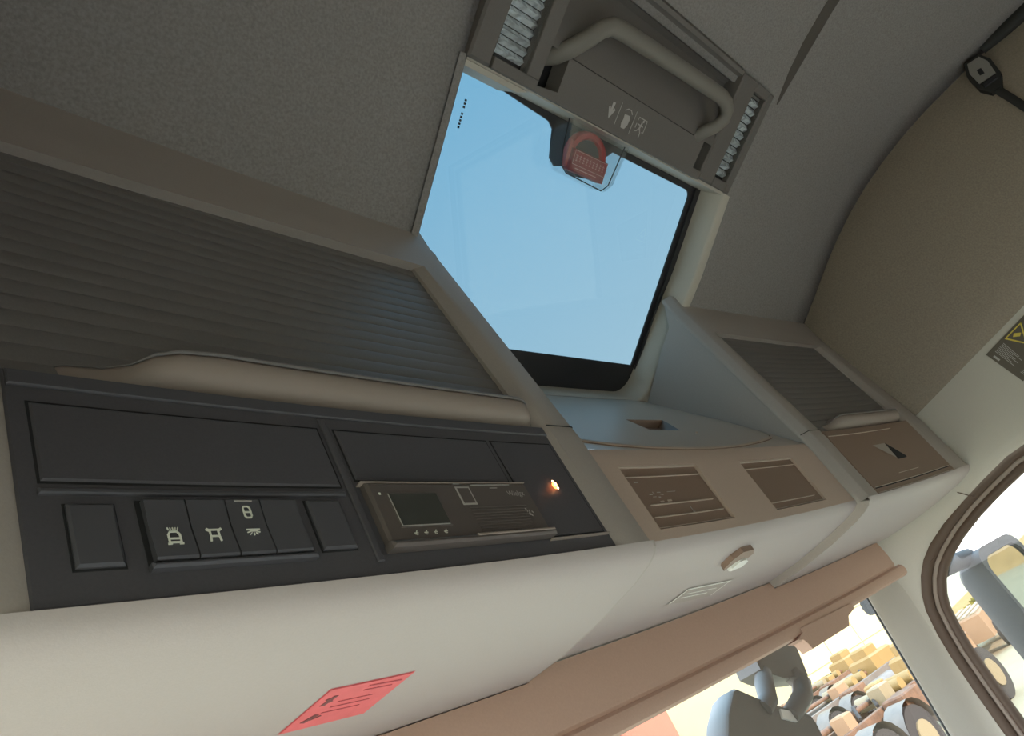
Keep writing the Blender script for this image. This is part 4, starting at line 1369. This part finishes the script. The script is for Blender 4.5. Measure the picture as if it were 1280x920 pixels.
# long red wall far ahead
RD = Vector((0.867, 0.498, 0)).normalized(); RNm = Vector((RD.y, -RD.x, 0))
RO = Vector((62.0, 50.0, GZ))
def fr_(u, z, d):
    return RO + RD * u + Vector((0, 0, z)) + RNm * d
mb = MB()
mb.rbox(fr_, -60, 330, 0, 3.9, -2.5, 0.0, 0.05)
rw = mb.build('boundary_wall', 'redwall', None, smooth=0)
tag(rw, 'long red painted wall far beyond the windscreen', 'wall', kind='thing')
# sandy slope on the right
mb = MB()
rows = []
for i in range(16):
    y = lerp(32, -90, i / 15)
    row = []
    for j in range(8):
        t = j / 7
        x = 44 + 26 * t
        h = max(0.0, (12.9 - y) * 0.50) 
        h = min(h, 13)
        prof_ = min(1, t / 0.3)
        row.append((x, y, GZ - 0.05 + (h + 0.5 * math.sin(i * 1.7) * min(1, h / 4)) * prof_))
    rows.append(row)
mb.quadgrid(rows)
structure(mb.build('hill', 'sand', smooth=80), 'sandy slope beside the yard')

# low dry shrubs at the foot of the slope
def shrub(x, y, s, lbl):
    mb = MB()
    rnd = random.Random(int(x * 100 + y * 10))
    for k in range(260):
        a = rnd.uniform(0, 2 * math.pi); ph = math.asin(rnd.uniform(0.0, 1.0)); r = s * rnd.uniform(0.75, 1.05)
        c_ = Vector((x + r * 1.2 * math.cos(a) * math.cos(ph), y + r * 1.3 * math.sin(a) * math.cos(ph), GZ + 0.15 * s + r * 0.85 * math.sin(ph)))
        u = Vector((rnd.uniform(-1, 1), rnd.uniform(-1, 1), rnd.uniform(-1, 1))).normalized() * 0.17 * s
        v = u.cross(Vector((rnd.uniform(-1, 1), rnd.uniform(-1, 1), rnd.uniform(-1, 1)))).normalized() * 0.10 * s
        mb.face([c_ - u, c_ + v, c_ + u, c_ - v])
    root = thing('dry_shrub', lbl, 'shrub', (x, y, GZ), 'shrubs at the foot of the sandy slope')
    mb.build('foliage', 'shrub', root, smooth=0, recalc=False)['kind'] = 'stuff'
    mb = MB()
    for k in range(5):
        a = k * 1.26
        mb.tube([(x, y, GZ - 0.02), (x + 0.5 * s * math.cos(a), y + 0.5 * s * math.sin(a), GZ + 0.75 * s)], [0.05 * s, 0.02 * s], 6)
    mb.build('stem', 'steel_brown', root)
shrub(38.5, 9.4, 0.95, 'yellow green shrub nearest the parked trailer outside the side window')
shrub(37.0, 7.6, 0.8, 'small yellow green shrub half hidden behind the side mirror')

# a trailer-like crate on wheels seen through the side window
def wheel(mbk, c_, r, wd, ax=(0, 1, 0)):
    mbk.cyl(c_, ax, r, wd, 22)
tr = thing('tool_trailer', 'tan box trailer with ribbed lid parked outside the side window', 'trailer', (20.5, 6.0, GZ))
TA = Vector((0.985, 0.10, 0)).normalized(); TB = Vector((-TA.y, TA.x, 0))
TO = Vector((25.5, 6.95, GZ))
def ft(a, b_, z):
    return TO + TA * a + TB * b_ + Vector((0, 0, z))
mb = MB()
mb.rbox(ft, -2.2, 2.4, -0.55, 0.75, 0.45, 1.15, 0.05)
mb.build('box_body', 'tan', tr, smooth=30)
for k in range(4):
    mb = MB()
    mb.rbox(ft, -2.0, 2.2, -0.46 + k * 0.30, -0.30 + k * 0.30, 1.14, 1.20, 0.02)
    mb.build('lid_rib', 'hubcap', tr, smooth=0)
mb = MB()
mb.rbox(ft, 2.35, 3.3, -0.45, 0.65, 0.5, 1.0, 0.04)
mb.build('front_rack', 'steel_grey', tr, smooth=30)
for sx_ in (-1.1, 1.3):
    for b_ in (-0.62, 0.8):
        mb = MB()
        mb.cyl(ft(sx_, b_, 0.36), TB, 0.36, 0.2, 20)
        mb.build('wheel', 'tyre', tr)
# two round tanks beside it
for k, (a, lbl) in enumerate(((-3.0, 'cream drum standing next to the tan trailer'), (-3.85, 'cream drum standing farther from the tan trailer'))):
    root = thing('storage_drum', lbl, 'drum', ft(a, 0.25, 0), 'drums beside the tan trailer')
    mb = MB()
    cc = ft(a, 0.25, 0)
    prof_ = [(0.0, 0.0), (0.36, 0.0), (0.38, 0.03), (0.36, 0.06), (0.36, 0.42), (0.38, 0.45), (0.36, 0.48), (0.36, 0.86), (0.38, 0.90), (0.36, 0.93), (0.33, 0.90), (0.0, 0.90)]
    mb.quadgrid([[cc + Vector((r * math.cos(t), r * math.sin(t), z)) for t in linspace(0, 2 * math.pi, 21)[:-1]] for r, z in prof_], closed_u=True)
    mb.build('drum_body', 'tan', root, smooth=40)
    mb = MB()
    mb.cyl(cc + Vector((0.18, 0.05, 0.93)), (0, 0, 1), 0.05, 0.06, 12)
    mb.build('bung_cap', 'steel_grey', root)

# parked machines in front of the building
def chassis(o, ang, label, body, seed):
    ca, sa = math.cos(ang), math.sin(ang)
    A = Vector((ca, sa, 0)); B = Vector((-sa, ca, 0)); O_ = Vector((o[0], o[1], GZ))
    def f(a, b_, z):
        return O_ + A * a + B * b_ + Vector((0, 0, z))
    rnd = random.Random(seed)
    root = thing('truck_chassis', label, 'chassis', O_, 'machines parked in front of the cream building')
    for b_ in (-0.45, 0.45):
        mb = MB()
        mb.rbox(f, -3.4, 3.4, b_ - 0.06, b_ + 0.06, 0.85, 1.15, 0.01)
        mb.build('frame_rail', body, root, smooth=0)
    for a in linspace(-3.2, 3.2, 7):
        mb = MB()
        mb.rbox(f, a - 0.06, a + 0.06, -0.4, 0.4, 0.9, 1.06, 0.01)
        mb.build('crossmember', 'steel_brown', root, smooth=0)
    for a in (-2.4, -1.2, 2.4):
        for b_ in (-0.95, 0.95):
            mb = MB()
            mb.cyl(f(a, b_, 0.52), B, 0.52, 0.30, 24)
            wh = mb.build('wheel', 'tyre', root)
            mb = MB()
            mb.cyl(f(a, b_ * 1.02, 0.52), B, 0.27, 0.32, 16)
            mb.build('wheel_hub', 'hubcap', wh)
    for b_ in (-0.85, 0.85):
        mb = MB()
        mb.tube([f(0.0, b_, 0.75), f(1.3, b_, 0.75)], 0.30, 16)
        mb.build('fuel_tank', 'steel_grey' if b_ < 0 else 'hubcap', root)
    mb = MB()
    mb.rbox(f, 1.7, 3.1, -0.4, 0.4, 1.0, 1.55, 0.06)
    mb.rbox(f, 1.9, 2.6, -0.25, 0.25, 1.54, 1.8, 0.05)
    mb.build('engine', 'steel_yellow', root, smooth=30)
    mb = MB()
    mb.rbox(f, -1.0, -0.3, -1.0, -0.55, 0.7, 1.2, 0.03)
    mb.build('battery_box', 'steel_brown', root, smooth=30)
    mb = MB()
    mb.tube([f(-2.9, 0, 1.3), f(-0.8, 0, 1.25), f(1.7, 0, 1.2)], [0.06, 0.05, 0.05], 12)
    mb.build('drive_shaft', 'steel_brown', root)
    for a in (-0.2, 0.35, 0.9):
        mb = MB()
        mb.tube([f(a, -0.38, 1.22), f(a, 0.38, 1.22)], 0.13, 14)
        mb.build('air_tank', 'steel_yellow' if a > 0 else 'hubcap', root)
    for a in (-2.4, -1.2):
        for b_ in (-0.95, 0.95):
            mb = MB()
            mb.quadgrid([[f(a + 0.62 * math.cos(t), b_ + q, 0.52 + 0.62 * math.sin(t)) for t in linspace(0.25, 2.9, 9)] for q in (-0.2, 0.2)])
            mb.build('mudguard', 'steel_grey' if b_ < 0 else 'tan', root, smooth=60)
    for k in range(4):
        a = rnd.uniform(-3, 1.2)
        mb = MB()
        mb.tube([f(a, -0.3, 1.16), f(a + 0.3, -0.1, 1.34), f(a + 0.7, 0.1, 1.30), f(a + 1.0, 0.3, 1.16)], 0.035, 8)
        mb.build('hose', 'tyre', root)
    for k in range(3):
        a = rnd.uniform(-3.2, 1.0); b_ = rnd.choice((-0.3, 0.25))
        mb = MB()
        mb.rbox(f, a, a + rnd.uniform(0.25, 0.5), b_ - 0.15, b_ + 0.15, 1.1, 1.3 + rnd.uniform(0, 0.15), 0.03)
        mb.build('valve_block', rnd.choice(('steel_yellow', 'hubcap', 'tan')), root, smooth=30)
chassis((26.5, 13.2), math.radians(-8), 'bare truck chassis nearest the cream building', 'steel_brown', 1)
chassis((20.0, 9.6), math.radians(-8), 'bare truck chassis in the middle of the parked machines', 'steel_grey', 2)
chassis((14.2, 6.2), math.radians(-8), 'bare truck chassis closest to the windscreen pillar', 'steel_brown', 3)
